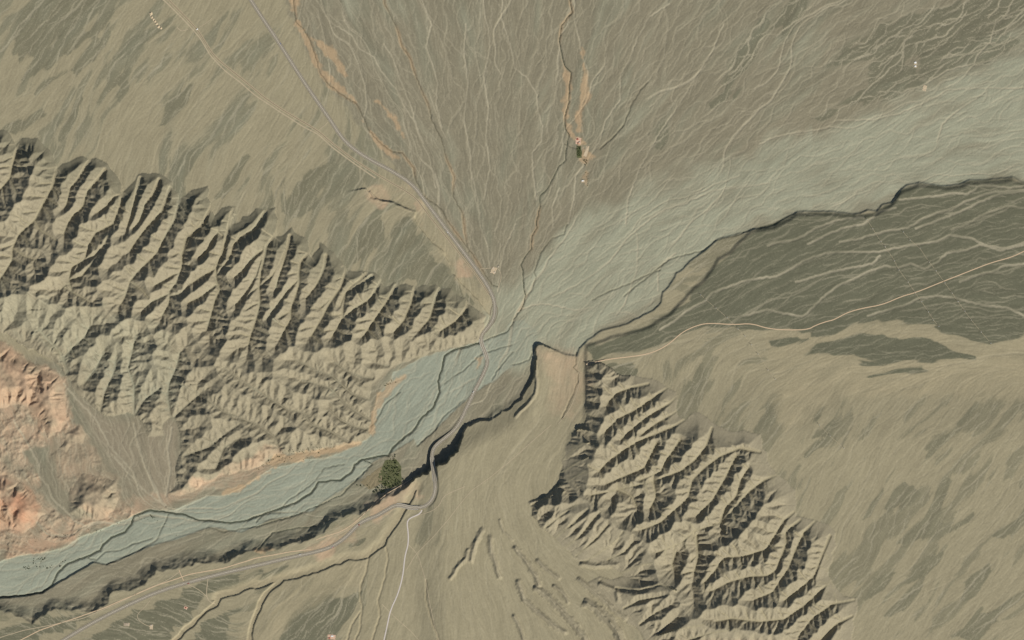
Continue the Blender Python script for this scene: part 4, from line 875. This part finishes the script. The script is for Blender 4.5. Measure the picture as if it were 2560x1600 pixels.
shoulder_m = flat_mat('shoulder_gravel', lin(112, 105, 88), 0.95, 0.12, 0.05)
paint_m = flat_mat('road_paint', lin(214, 210, 200), 0.7, 0.05, 0.1)
old_m = flat_mat('worn_asphalt', lin(126, 117, 98), 0.95, 0.15, 0.04)
dirt_m = flat_mat('track_dirt', lin(196, 172, 141), 1.0, 0.10, 0.03)
dirt2_m = flat_mat('faint_track_dirt', lin(172, 158, 131), 1.0, 0.12, 0.03)
white_m = flat_mat('crushed_stone', lin(196, 186, 176), 1.0, 0.06, 0.03)
concrete = flat_mat('concrete', lin(178, 172, 158), 0.85, 0.1, 0.15)
edge_m = flat_mat('verge_soil', lin(182, 164, 134), 1.0, 0.15, 0.03)
def st(o, label, cat='road'): return tag(o, label, cat, kind='structure')
st(ribbon('road_verge', HWL, HWZ - 0.06, 4.9, shoulder_m), 'dark gravel verge under both carriageways of the highway', 'verge')
east = st(ribbon('highway', HWL, HWZ, 1.75, asphalt, 2.3), 'grey highway carriageway on the outer side of the median')
west_ = st(ribbon('highway', HWL, HWZ, 1.75, asphalt, -2.3), 'grey highway carriageway on the inner side of the median')
for o, c in ((east, 2.3), (west_, -2.3)):
    for d in (-1.6, 1.6): ribbon('edge_line', HWL, HWZ + 0.02, 0.07, paint_m, c + d, o)
st(ribbon('median_strip', HWL, HWZ + 0.03, 0.5, median_m), 'pale gravel median strip between the highway carriageways', 'median')
o = st(ribbon('old_road', ORL, ORZ, 1.0, old_m), 'narrow old asphalt road running beside the highway')
for d in (-1.5, 1.5): ribbon('verge', ORL, ORZ - 0.03, 0.5, edge_m, d, o)
st(ribbon('dirt_track', TEL, TEZ + 0.05, 1.15, dirt_m), 'pale sandy track winding across the dark eastern plain', 'track')
st(ribbon('stone_road', TSL, TSZ + 0.05, 1.5, white_m), 'whitish stone road leading south off the highway bend')
def track(pts, half, mat, label, lift=0.16, name='dirt_track', wig=0.6, sd=1):
    L = walk(smooth(crinkle(P(pts), wig, sd, 20)), 3.0)
    L = L[(L[:, 0] > GX0 + 2) & (L[:, 0] < GX1 - 2) & (L[:, 1] > GY0 + 2) & (L[:, 1] < GY1 - 2)]
    h = at_h(L[:, 0], L[:, 1]); return st(ribbon(name, L, np.maximum(runmean(h, 2), h) + lift, half, mat), label, 'track')
track('378,-25 415,5 455,45 480,72 500,95 525,138 560,175 600,205 640,240 700,280 760,318 792,333 830,368 890,412 940,446', 1.5, dirt2_m, 'faint pale track on the south-west side of the old road', sd=3)
track('792,332 800,322 815,310 822,303', 0.8, dirt2_m, 'short link between old road and highway', sd=4)
track('470,72 455,78 448,74 440,66', 0.9, dirt2_m, 'short spur leaving the old road towards the quarry', sd=5)
track('497,68 515,58 530,45', 0.7, dirt2_m, 'short spur north of the old road near the quarry', sd=6)
track('1016,1200 1000,1210 971,1226 952,1245 926,1271 899,1293', 1.0, old_m, 'grey service road climbing the dark terrace slope', name='service_road', sd=7)
track('1030,1196 1000,1216 965,1236 935,1262 905,1290 880,1312 850,1330 800,1345 790,1350', 0.9, dirt_m, 'orange-tinted track between service road and highway', sd=8)
track('30,1612 100,1575 190,1545 260,1520 330,1490 400,1460 480,1434 560,1420 640,1395 720,1380 780,1372', 1.1, dirt_m, 'pale track running along the terrace above the dark slope', sd=9)
track('-20,1600 60,1575 130,1562 210,1545 280,1515 350,1480 420,1450 448,1430', 0.9, dirt2_m, 'second pale track along the terrace near the lower left corner', sd=10)
track('448,1424 452,1436 460,1452', 0.9, dirt_m, 'short access from terrace edge to highway', sd=11)
track('520,1447 518,1465 516,1490 525,1505 540,1510', 1.0, dirt2_m, 'track from the highway down to the pale wash', sd=12)
track('470,1460 500,1475 518,1492', 0.8, dirt2_m, 'faint track slanting from highway to the wash', sd=13)
track('382,1492 365,1515 343,1535 345,1548 360,1560 376,1566', 0.7, dirt2_m, 'bent dirt lane reaching the small pale yard', sd=14)
track('1024,1296 1045,1288 1080,1278 1100,1262 1108,1240 1140,1225 1165,1215', 0.9, dirt2_m, 'faint track branching east off the stone road', sd=15)
track('1016,1425 1040,1385 1080,1345 1120,1300 1150,1260 1180,1225 1230,1190 1290,1140 1340,1095 1380,1060', 0.8, dirt2_m, 'faint track crossing the tan plateau towards the pass', sd=16)
track('1020,1360 1045,1385 1055,1420 1066,1460 1075,1510 1085,1560 1100,1610', 0.7, dirt2_m, 'faint straight track south over the tan plateau', sd=17)
track('955,1510 990,1545 1030,1580 1060,1615', 0.7, dirt2_m, 'faint track slanting south-east from the stone road', sd=18)
track('1445,930 1450,938 1447,965 1435,1000 1420,1030 1395,1060', 0.7, dirt2_m, 'thin track through the pinkish pass', sd=19)
track('1632,884 1600,890 1560,893', 0.8, dirt2_m, 'faint side branch at the west end of the sandy track', sd=20)
track('1235,757 1228,770 1226,785 1222,805', 1.0, old_m, 'side lane curving west around the highway junction', name='service_road', sd=21)
track('1239,760 1246,775 1240,800 1228,815 1215,832', 0.9, old_m, 'side lane on the river side of the highway junction', name='service_road', sd=22)
track('1200,672 1225,670 1245,668 1255,690 1245,720', 0.8, dirt2_m, 'dirt lane past the roadside houses', sd=23)

# ------------------------------------------------------------------ bridges
def box(bm, c, s, rz=0.0):
    r = bmesh.ops.create_cube(bm, size=1.0)
    ca, sa = math.cos(rz), math.sin(rz)
    for v in r['verts']:
        x, y, z = v.co.x * s[0], v.co.y * s[1], v.co.z * s[2]
        v.co = (c[0] + x * ca - y * sa, c[1] + x * sa + y * ca, c[2] + z)
def bm_obj(name, bm, mat, parent=None):
    me = bpy.data.meshes.new(name); bm.to_mesh(me); bm.free(); me.materials.append(mat)
    return link(bpy.data.objects.new(name, me), parent)
def bridge(L, Z, label, half=5.2):
    c = wp(*L[len(L) // 2], 0); t = empty('bridge', (0, 0, 0)); tag(t, label, 'bridge', 'highway bridges')
    ribbon('deck', L, Z - 0.03, half, concrete, 0, t, 2.6)
    for d in (-half + 0.1, half - 0.1): ribbon('parapet', L, Z + 0.42, 0.12, concrete, d, t, 1.3)
    for k in range(1, len(L) - 1, 2):
        x, y = L[k]; T = L[k + 1] - L[k - 1]; a = math.atan2(-T[1], T[0]); top = Z[k] * S - 2.6; bot = float(at_h(x, y)) * S - 2.0
        if top - bot > 2.5:
            bm = bmesh.new(); px, py, _ = wp(x, y, 0)
            for d in (-2.7, 2.7): box(bm, (px - math.sin(a) * d * S, py + math.cos(a) * d * S, (top + bot) / 2), (2.2, 3.4, top - bot), a)
            box(bm, (px, py, top - 0.6), (2.6, half * 2 * S * 0.9, 1.2), a)
            bm_obj('pier', bm, concrete, t)
    return t
hgap = HWZ - at_h(np.clip(HWL[:, 0], GX0, GX1), np.clip(HWL[:, 1], GY0, GY1))
def near(a, b): return int(np.argmin(np.hypot(HWL[:, 0] - a, HWL[:, 1] - b)))
for (a, b, label) in ((near(1203, 850), near(1217, 892), 'long highway bridge over the blue-grey river channels at the gap'), (near(1079, 1148), near(1087, 1196), 'highway bridge across the dark gorge above the orchard'), (near(1040, 1271), near(1000, 1263), 'highway bridge over the side gully west of the stone road')):
    bridge(HWL[a - 1:b + 2], HWZ[a - 1:b + 2], label)

# ------------------------------------------------------------------ running water
water = Nodes('stream_water'); water.b.inputs['Base Color'].default_value = lin(70, 76, 62); water.b.inputs['Roughness'].default_value = 0.35; water.b.inputs['Specular IOR Level'].default_value = 0.35
def stream(pts, half, label, sd, name='stream', k=0):
    L = walk(smooth(crinkle(pts, 1.3, sd, 7), 1), 3.0); L = L[(L[:, 0] > GX0 + 2) & (L[:, 0] < GX1 - 2) & (L[:, 1] > GY0 + 2) & (L[:, 1] < GY1 - 2)]
    h = at_h(L[:, 0], L[:, 1]); o = ribbon(name, L, runmean(h, 2) + 0.12, half, water.m)
    return tag(o, label, 'stream', kind='structure')
stream(STREAM[0], 1.15, 'dark main river channel winding down the gravel bed', 710, 'river')
stream(STREAM[1], 0.6, 'thin dark brook running down the middle of the fan to the gap', 715)
stream(STREAM2[6], 0.8, 'side arm of the river passing south of the orchard', 726)
stream(STREAM2[5], 0.6, 'thin brook at the foot of the dark slope', 725)

# ------------------------------------------------------------------ trees and shrubs
leaf_m = [flat_mat('foliage_%s' % n, c, 0.8, 0.3, 0.25, spec=0.2) for n, c in (('dark', (0.042, 0.066, 0.018, 1)), ('mid', (0.055, 0.082, 0.022, 1)), ('dry', (0.085, 0.075, 0.030, 1)))]
bark = flat_mat('bark', lin(92, 78, 60), 0.9, 0.2, 0.5)
def crown_mesh(name, r, h, z0, n, seed, leaf, mat):
    rs = np.random.RandomState(seed); v = []; f = []
    lobes = [(rs.normal(0, r * 0.38), rs.normal(0, r * 0.38), z0 + h * rs.uniform(0.2, 0.9), r * rs.uniform(0.4, 0.62)) for _ in range(6)]
    for _ in range(n):
        lx, ly, lz, lr = lobes[rs.randint(6)]
        d = rs.normal(size=3); d /= np.linalg.norm(d); p = np.array([lx, ly, lz]) + d * np.array([lr, lr, lr * 0.8]) * rs.uniform(0.55, 1.05)
        nrm_ = d + 0.8 * rs.normal(size=3); nrm_ /= np.linalg.norm(nrm_); t = np.cross(nrm_, rs.normal(size=3)); t /= np.linalg.norm(t); b = np.cross(nrm_, t); s = leaf * rs.uniform(0.7, 1.4); k = len(v)
        v += [p - t * s, p + b * s * 0.6, p + t * s, p - b * s * 0.6]; f.append((k, k + 1, k + 2, k + 3))
    me = bpy.data.meshes.new(name); me.from_pydata([tuple(map(float, q)) for q in v], [], f); me.update(); me.materials.append(mat); return me
def trunk_mesh(h, r):
    bm = bmesh.new(); bmesh.ops.create_cone(bm, cap_ends=True, segments=6, radius1=r, radius2=r * 0.35, depth=h, matrix=__import__('mathutils').Matrix.Translation((0, 0, h / 2)))
    for k in range(4):
        a = k * 1.6 + 0.4; r2 = bmesh.ops.create_cone(bm, cap_ends=True, segments=5, radius1=r * 0.4, radius2=r * 0.12, depth=h * 0.5)
        for q in r2['verts']:
            x, y, z = q.co; z += h * 0.25; q.co = (x + math.cos(a) * z * 0.6, y + math.sin(a) * z * 0.6, z * 0.9 + h * 0.55)
    me = bpy.data.meshes.new('trunk'); bm.to_mesh(me); bm.free(); me.materials.append(bark); return me
CR = [crown_mesh('crown', 5.0, 8.0, 3.5, 170, 100 + k, 1.25, leaf_m[k % 2]) for k in range(5)]
CRD = [crown_mesh('crown', 3.6, 4.5, 2.0, 110, 120 + k, 1.0, leaf_m[2]) for k in range(2)]
TK = trunk_mesh(7.0, 0.38)
rr = np.random.RandomState(5)
def tree(x, y, crown, label, group, sc=1.0):
    t = empty('tree', wp(x, y, float(at_h(x, y)) - 0.05), rr.uniform(0, 6.28)); t.scale = (sc, sc, sc * rr.uniform(0.65, 0.95)); tag(t, label, 'tree', group)
    link(bpy.data.objects.new('trunk', TK), t); link(bpy.data.objects.new('crown', crown), t)
def orchard(poly, dx, dy, jit, drop, label, group, crowns, sc, rot=0.0):
    poly = P(poly); c0 = poly.mean(0); ca, sa = math.cos(rot), math.sin(rot); n = 0
    for u in np.arange(-70, 70, dx):
        for w in np.arange(-70, 70, dy):
            x = c0[0] + u * ca - w * sa + rr.normal(0, jit); y = c0[1] + u * sa + w * ca + rr.normal(0, jit)
            ins = False
            for k in range(len(poly)):
                (ax, ay), (bx, by) = poly[k], poly[(k + 1) % len(poly)]
                if (ay > y) != (by > y) and x < ax + (y - ay) * (bx - ax) / (by - ay): ins = not ins
            if ins and rr.rand() > drop: tree(x, y, crowns[rr.randint(len(crowns))], label, group, sc * rr.uniform(0.8, 1.2)); n += 1
    return n
n_tr = orchard('957,1178 963,1160 975,1164 984,1150 994,1160 1002,1172 999,1190 1002,1210 988,1206 979,1216 966,1204 952,1203 963,1190', 4.6, 5.2, 1.1, 0.22, 'dark green orchard tree in the dense rows beside the river', 'orchard trees in dense rows', CR + CRD, 0.85, 0.12)
n_tr += orchard('928,1226 962,1205 985,1214 1008,1198 1010,1204 975,1224 940,1236', 4.4, 5.0, 0.9, 0.25, 'dark tree in the loose belt below the orchard', 'trees of the belt below the orchard', CR, 0.9)
n_tr += orchard('886,1210 925,1214 930,1221 895,1216', 4.2, 4.0, 0.9, 0.2, 'scattered green tree west of the orchard belt', 'scattered trees west of the orchard', CR, 0.75)
n_tr += orchard('968,1140 990,1136 992,1154 964,1160', 4.6, 5.0, 0.8, 0.2, 'sparse brownish tree at the north end of the orchard', 'sparse trees at the orchard top', CRD + CR[:1], 0.85)
n_tr += orchard('1443,366 1452,366 1453,392 1444,392', 3.6, 4.2, 0.4, 0.05, 'dark green tree in the oasis plantation on the fan', 'oasis plantation trees', CR, 0.85)
n_tr += orchard('1459,398 1466,394 1472,412 1466,420 1460,410', 3.8, 4.2, 0.7, 0.15, 'olive green tree in the lower oasis grove', 'lower oasis grove trees', CR + CRD, 0.8)
SH = [crown_mesh('shrub', 2.8, 2.6, 0.1, 70, 140 + k, 0.95, leaf_m[k % 3]) for k in range(4)]
def shrubs(pts, n, spread, label, group, sc=1.0):
    L = walk(P(pts), 1.0)
    for _ in range(n):
        x, y = L[rr.randint(len(L))] + rr.normal(0, spread, 2)
        o = link(bpy.data.objects.new('shrub', SH[rr.randint(4)])); s = sc * rr.uniform(0.6, 1.25); o.scale = (s, s, s); o.rotation_euler = (0, 0, rr.uniform(0, 6.28))
        o.location = wp(x, y, float(at_h(x, y))); tag(o, label, 'shrub', group)
shrubs('82,1398 112,1398 100,1404 60,1420 80,1420 105,1416 128,1418 150,1415 165,1403 150,1406', 52, 1.8, 'dark shrub on the river bed gravel near the lower left', 'shrubs on the lower river bed', 1.25)
shrubs('372,1292 380,1290 385,1296', 9, 1.5, 'dark shrub beside the upper river channel', 'shrubs by the upper channel', 1.2)
shrubs('660,1164 690,1140 735,1132 790,1124 838,1114', 50, 4.5, 'brownish shrub in the thicket under the pale cliffs', 'thicket below the cliffs', 1.2)
shrubs('640,1178 655,1162 690,1150 730,1146 800,1146', 30, 3, 'small bush along the northern river bank', 'bushes on the north bank', 0.95)
shrubs('0,1366 60,1350 120,1345 190,1340 240,1330 330,1290 440,1266', 50, 5, 'small bush on the pinkish bank above the river', 'bushes on the pinkish bank', 0.9)
shrubs('955,968 985,950 975,960', 14, 3, 'olive bush at the bend of the river below the hills', 'bushes at the river bend', 1.0)
shrubs('340,1286 352,1300 380,1292 430,1326 445,1335', 14, 4, 'lone dark bush standing on the grey gravel bars', 'bushes on gravel bars', 0.9)
shrubs('1466,420 1468,440 1470,465', 16, 2, 'dry bush along the rusty gully below the oasis', 'bushes below the oasis', 0.9)

field_m = flat_mat('orchard_soil', (0.105, 0.110, 0.052, 1), 1.0, 0.35, 0.03)
def patch(pts, label, mat=field_m):
    bm = bmesh.new(); L = crinkle(P(pts + ' ' + pts.split(' ')[0]), 1.8, 77, 5)[:-1]; c = L.mean(0)
    for ring in np.linspace(0, 1, 7)[1:]: pass
    v = [wp(*c, float(at_h(*c)) + 0.2)]; f = []; n = len(L)
    for q in np.linspace(0, 1, 7)[1:]:
        for p_ in L: r_ = c + (p_ - c) * q; v.append(wp(r_[0], r_[1], float(at_h(r_[0], r_[1])) + 0.2))
    for k in range(n): f.append((0, 1 + (k + 1) % n, 1 + k))
    for ring in range(5):
        a = 1 + ring * n
        for k in range(n): f.append((a + k, a + (k + 1) % n, a + n + (k + 1) % n, a + n + k))
    return st(mesh_obj('field', v, f, mat), label, 'field')
patch('953,1170 962,1152 990,1148 1003,1166 1004,1210 980,1220 950,1210 944,1196', 'dark moist soil under the orchard rows'); patch('1441,364 1453,364 1455,394 1442,394', 'dark irrigated soil of the oasis plantation'); patch('900,1205 955,1165 955,1208 925,1224', 'brownish fallow plot beside the orchard', flat_mat('fallow_soil', lin(130, 119, 93), 1.0, 0.3, 0.03))
# ------------------------------------------------------------------ power lines
steel = flat_mat('galvanised_steel', lin(205, 205, 200), 0.5, 0.06, 0.2, 0.0, 0.4)
def strut(bm, a, b, w):
    a, b = Vector(a), Vector(b); d = b - a; r = bmesh.ops.create_cube(bm, size=1.0); q = d.to_track_quat('Z', 'Y').to_matrix(); m = (a + b) / 2
    for v in r['verts']: v.co = m + q @ Vector((v.co.x * w, v.co.y * w, v.co.z * d.length))
def pylon_parts():
    out = []
    for sx, sy in ((1, 1), (1, -1), (-1, 1), (-1, -1)):
        bm = bmesh.new(); strut(bm, (sx * 4.5, sy * 4.5, 0), (sx * 1.1, sy * 1.1, 26), 0.55); strut(bm, (sx * 1.1, sy * 1.1, 26), (sx * 0.4, sy * 0.4, 42), 0.45); out.append(('leg', bm))
    bm = bmesh.new()
    for z in range(0, 26, 5):
        w0, w1 = 4.5 - 3.4 * z / 26, 4.5 - 3.4 * min(26, z + 5) / 26
        for (ax, ay), (bx, by) in (((1, 1), (1, -1)), ((1, -1), (-1, -1)), ((-1, -1), (-1, 1)), ((-1, 1), (1, 1))):
            strut(bm, (ax * w0, ay * w0, z), (bx * w1, by * w1, z + 5), 0.28); strut(bm, (bx * w0, by * w0, z), (ax * w1, ay * w1, z + 5), 0.28)
    out.append(('bracing', bm))
    for z, w in ((27, 9), (33, 7.5), (39, 6)):
        bm = bmesh.new(); strut(bm, (-w, 0, z), (w, 0, z), 0.7); strut(bm, (-w, 0, z), (0, 0, z + 2), 0.35); strut(bm, (w, 0, z), (0, 0, z + 2), 0.35)
        for s_ in (-1, 1): strut(bm, (s_ * w, 0, z - 2.2), (s_ * w, 0, z), 0.3)
        out.append(('cross_arm', bm))
    bm = bmesh.new()
    for sx, sy in ((1, 1), (1, -1), (-1, 1), (-1, -1)): box(bm, (sx * 4.5, sy * 4.5, 0.2), (2.4, 2.4, 1.4))
    me = []
    for nm, b in out:
        m = bpy.data.meshes.new(nm); b.to_mesh(m); b.free(); m.materials.append(steel); me.append((nm, m))
    m = bpy.data.meshes.new('footing'); bm.to_mesh(m); bm.free(); m.materials.append(concrete); me.append(('footing', m))
    return me
PY = pylon_parts()
ORD = ['first', 'second', 'third', 'fourth', 'fifth', 'sixth', 'seventh', 'eighth', 'ninth', 'tenth', 'eleventh', 'twelfth']
LINES = [('2167,549 2182,572 2202,604 2213,617 2236,652 2247,675 2270,705 2288,732 2304,754 2321,780 2333,800 2347,816', 'the middle line', 'pylons of the middle line'),
         ('2258,580 2275,600 2300,620 2323,655 2340,677 2362,707 2380,733 2395,754 2412,778 2428,800 2453,830 2477,858', 'the easternmost line', 'pylons of the easternmost line'),
         ('1752,737 1765,750 1790,770 1818,794 1845,822 1862,840 1878,862 1895,885 1920,925 1938,948', 'the western line', 'pylons of the western line'),
         ('2048,1062 2075,1090 2110,1120', 'the short line on tan ground', 'pylons on the tan plain')]
for k, (pts, label, grp) in enumerate(LINES):
    L = P(pts)
    for j, (x, y) in enumerate(L):
        d = L[min(j + 1, len(L) - 1)] - L[max(j - 1, 0)]; t = empty('pylon', wp(x, y, float(at_h(x, y))), math.atan2(-d[1], d[0]) + math.pi / 2); t.scale = (0.55, 0.55, 0.48); tag(t, ORD[j] + ' white lattice pylon from the north end of ' + label, 'pylon', grp)
        for nm, me in PY: link(bpy.data.objects.new(nm, me), t)
    track(pts, 0.32, dirt2_m, ('thin maintenance track under the middle pylons', 'thin maintenance track under the easternmost pylons', 'thin maintenance track under the western pylons', 'thin maintenance track on the tan plain')[k], 0.2, 'maintenance_track', 1.2, 60 + k)

# ------------------------------------------------------------------ buildings, yards, quarry
wall_w = flat_mat('white_plaster', lin(214, 208, 196), 0.9, 0.06, 0.2); wall_b = flat_mat('mud_brick', lin(182, 146, 116), 0.95, 0.12, 0.2)
roof_t = flat_mat('flat_roof', lin(190, 178, 158), 0.95, 0.08, 0.2); roof_r = flat_mat('red_roof', lin(158, 84, 66), 0.9, 0.1, 0.2); roof_w = flat_mat('white_roof', lin(228, 226, 220), 0.7, 0.04, 0.2); roof_bl = flat_mat('blue_roof', lin(96, 118, 150), 0.7, 0.05, 0.2)
dark_m = flat_mat('window_glass', lin(52, 58, 60), 0.3, 0.05, 0.3, spec=0.5); door_m = flat_mat('door_wood', lin(110, 78, 52), 0.8, 0.1, 0.5); pad_m = flat_mat('yard_soil', lin(186, 168, 140), 1.0, 0.16, 0.08); pad2_m = flat_mat('pink_yard_soil', lin(198, 166, 142), 1.0, 0.14, 0.08)
def house(x, y, w, d, h, rz, wall, roof, label, name='house', cat='building', group=None):
    t = empty(name, wp(x, y, float(at_h(x, y)) - 0.1), rz); tag(t, label, cat, group)
    bm = bmesh.new(); box(bm, (0, 0, h / 2), (w, d, h)); bm_obj('wall', bm, wall, t)
    bm = bmesh.new(); box(bm, (0, 0, h + 0.15), (w + 0.6, d + 0.6, 0.3))
    for sx in (-1, 1): box(bm, (sx * (w / 2 + 0.1), 0, h + 0.6), (0.3, d + 0.5, 0.6))
    for sy in (-1, 1): box(bm, (0, sy * (d / 2 + 0.1), h + 0.6), (w - 0.1, 0.3, 0.6))
    bm_obj('roof', bm, roof, t)
    bm = bmesh.new(); box(bm, (0, -d / 2 - 0.05, 1.05), (1.1, 0.14, 2.1)); bm_obj('door', bm, door_m, t)
    for q in (-0.3, 0.3):
        bm = bmesh.new(); box(bm, (q * w, -d / 2 - 0.05, 1.7), (1.5, 0.12, 1.2)); bm_obj('window', bm, dark_m, t)
    return t
def yard(x, y, w, d, rz, mat, label, name='yard'):
    """a levelled yard draped on the ground"""
    n = 9; v = []; f = []; rs = np.random.RandomState(int(x))
    for j in range(n):
        for i in range(n):
            u, q = (i / (n - 1) - 0.5) * w, (j / (n - 1) - 0.5) * d; e = 1 + 0.08 * rs.randn() if i in (0, n - 1) or j in (0, n - 1) else 1
            px, py = x + (u * math.cos(rz) - q * math.sin(rz)) * e, y + (u * math.sin(rz) + q * math.cos(rz)) * e; v.append(wp(px, py, float(at_h(px, py)) + 0.22))
    for j in range(n - 1):
        for i in range(n - 1): f.append((j * n + i, (j + 1) * n + i, (j + 1) * n + i + 1, j * n + i + 1))
    return st(mesh_obj(name, v, f, mat), label, 'yard')
yard(317, 1561, 15, 8, 0.1, pad_m, 'pale levelled yard south of the highway with a row of low walls'); yard(379, 1567, 8, 12, 0.1, pad_m, 'small pale yard at the end of the bent lane')
yard(829, 1592, 20, 12, 0.05, pad2_m, 'pinkish levelled yard at the bottom edge'); yard(465, 1519, 9, 7, 0.5, pad2_m, 'small pinkish yard on the dark terrace south of the highway'); yard(1446, 352, 13, 16, 0.1, pad2_m, 'pinkish farm yard at the top of the oasis')
yard(1466, 378, 8, 26, 0.25, pad_m, 'bare pale plot between the two oasis groves'); yard(1458, 453, 9, 6, 0.0, pad_m, 'pale yard round the white house below the oasis'); yard(2289, 162, 8, 14, 0.1, dirt2_m, 'bare plot round the two white huts'); yard(2312, 220, 9, 14, 0.3, pad_m, 'yellowish disturbed plot south of the huts')
yard(1234, 676, 12, 16, 0.4, pad_m, 'pale yard of the roadside houses')
for k, (x, y, w, d, rz, wm, rm, lb) in enumerate([(2289, 156.5, 15, 13, 0.2, wall_w, roof_w, 'northern white square hut on the bare fan plot'), (2289, 165.5, 13, 10, 0.2, wall_w, roof_w, 'southern white hut with a darker yard on the bare fan plot'),
    (1457, 452, 16, 9, 0.1, wall_w, roof_w, 'white flat-roofed house below the oasis groves'), (1444, 348, 14, 9, 0.3, wall_b, roof_r, 'red-roofed farmhouse at the top of the oasis'), (1449, 356, 11, 8, 0.2, wall_b, roof_t, 'tan farmhouse just above the oasis plantation'), (1445, 358, 8, 7, 0.4, wall_b, roof_r, 'small red-roofed shed beside the tan farmhouse'),
    (1233, 671, 16, 8, -0.9, wall_b, roof_t, 'long tan house beside the highway bend, northern of the pair'), (1237, 681, 12, 8, -0.9, wall_b, roof_t, 'tan house beside the highway bend, southern of the pair'), (1246, 667, 10, 8, 0.1, wall_w, roof_t, 'pale house east of the two roadside houses'),
    (379, 1563, 12, 8, 0.1, wall_w, roof_t, 'pale building on the yard at the end of the bent lane'), (831, 1590, 18, 9, 0.05, wall_w, roof_w, 'white workshop on the pinkish yard at the bottom edge'), (824, 1595, 12, 8, 0.1, wall_b, roof_r, 'red-roofed shed on the pinkish yard at the bottom edge'), (465, 1519, 9, 7, 0.5, wall_b, roof_r, 'little red-roofed hut alone on the dark terrace'),
    (832, 1368, 12, 7, 0.4, wall_w, roof_r, 'red-roofed roadside hut north of the highway bend'), (898, 1312, 10, 6, 0.6, wall_w, roof_r, 'red-roofed hut by the highway below the service road'), (493, 73, 12, 8, 0.7, wall_w, roof_w, 'white hut at the kink of the old road')]):
    house(x, y, w, d, 3.6, rz, wm, rm, lb)
bm = bmesh.new()
for j in range(4): box(bm, (0, -9 + 6 * j, 0.9), (36, 0.6, 1.8))
for i in range(5): box(bm, (-16 + 8 * i, 0, 0.9), (0.6, 18, 1.8))
o = bm_obj('yard_wall', bm, wall_w); o.location = wp(317, 1561, float(at_h(317, 1561)) + 0.2); o.rotation_euler = (0, 0, -0.1); tag(o, 'grid of low pale walls on the levelled yard south of the highway', 'wall')
# spoil heaps of the quarry
heap_m = flat_mat('quarry_spoil', lin(190, 172, 142), 1.0, 0.15, 0.05)
def heap_mesh(seed):
    rs = np.random.RandomState(seed); v = [(0, 0, 1.0)]; f = []; n = 14
    for r_, z in ((0.25, 0.85), (0.6, 0.42), (1.0, -0.12)):
        for k in range(n):
            a = 2 * math.pi * k / n; e = r_ * (1 + 0.12 * rs.randn()); v.append((e * math.cos(a), e * math.sin(a), z + 0.05 * rs.randn()))
    for k in range(n): f.append((0, 1 + k, 1 + (k + 1) % n))
    for q in range(2):
        for k in range(n): a = 1 + q * n; f.append((a + k, a + n + k, a + n + (k + 1) % n, a + (k + 1) % n))
    me = bpy.data.meshes.new('gravel_heap'); me.from_pydata(v, [], f); me.update(); me.materials.append(heap_m); return me
HM = [heap_mesh(k) for k in range(3)]
for k, (x, y) in enumerate(P('376,38 379,43 383,48 387,53 391,59 396,66 402,70 377,33')):
    o = link(bpy.data.objects.new('gravel_heap', HM[k % 3])); s = rr.uniform(9, 14); o.scale = (s, s * rr.uniform(0.8, 1.2), s * 0.55); o.rotation_euler = (0, 0, rr.uniform(0, 6)); o.location = wp(x, y, float(at_h(x, y)))
    tag(o, ('second', 'third', 'fourth', 'fifth', 'sixth', 'seventh', 'last', 'first')[k] + ' pale spoil heap from the north in the quarry row', 'gravel heap', 'quarry spoil heaps')
# lorries on the highway
tyre = flat_mat('tyre_rubber', (0.02, 0.02, 0.02, 1), 0.9); cabs = [flat_mat('lorry_%s' % n, lin(*c), 0.5, 0.03) for n, c in (('white', (225, 225, 222)), ('red', (170, 58, 50)), ('blue', (64, 92, 140)))]
def lorry(frac_xy, side, cab, trailer, label):
    k = near(*frac_xy); T = HWL[k + 1] - HWL[k - 1]; T = T / np.linalg.norm(T); off = 2.3 * side; x, y = HWL[k] + np.array([-T[1], T[0]]) * off
    a = math.atan2(-T[1], T[0]) + (math.pi if side < 0 else 0); t = empty('lorry', wp(x, y, HWZ[k] + 0.02), a); tag(t, label, 'lorry')
    bm = bmesh.new(); box(bm, (6.6, 0, 1.9), (2.3, 2.5, 2.6)); box(bm, (7.4, 0, 1.1), (0.9, 2.4, 1.0)); bm_obj('cab', bm, cab, t)
    bm = bmesh.new(); box(bm, (-1.2, 0, 2.5), (12.6, 2.55, 2.7)); bm_obj('trailer', bm, trailer, t)
    bm = bmesh.new(); box(bm, (0, 0, 0.95), (14.5, 1.0, 0.3)); bm_obj('chassis', bm, tyre, t)
    for wx in (6.4, 3.6, -4.2, -5.6):
        for wy in (-1.05, 1.05):
            bm = bmesh.new(); r = bmesh.ops.create_cone(bm, cap_ends=True, segments=12, radius1=0.5, radius2=0.5, depth=0.35)
            for v in r['verts']: v.co = (v.co.x + wx, v.co.z + wy, v.co.y + 0.5)
            bm_obj('wheel', bm, tyre, t)
lorry((748, 1388), 1, cabs[0], cabs[0], 'white lorry on the highway where it bends off the terrace'); lorry((832, 1364), -1, cabs[1], cabs[0], 'red-cabbed lorry passing the roadside hut on the terrace bend'); lorry((1120, 580), 1, cabs[2], cabs[0], 'blue-cabbed lorry on the highway descending the fan')
lorry((700, 112), -1, cabs[0], cabs[2], 'lorry with blue trailer on the upper highway'); lorry((1185, 980), 1, cabs[0], cabs[0], 'white lorry on the highway beside the river bed'); lorry((470, 1455), -1, cabs[1], cabs[1], 'red lorry on the highway across the dark terrace')
print('trees', n_tr)
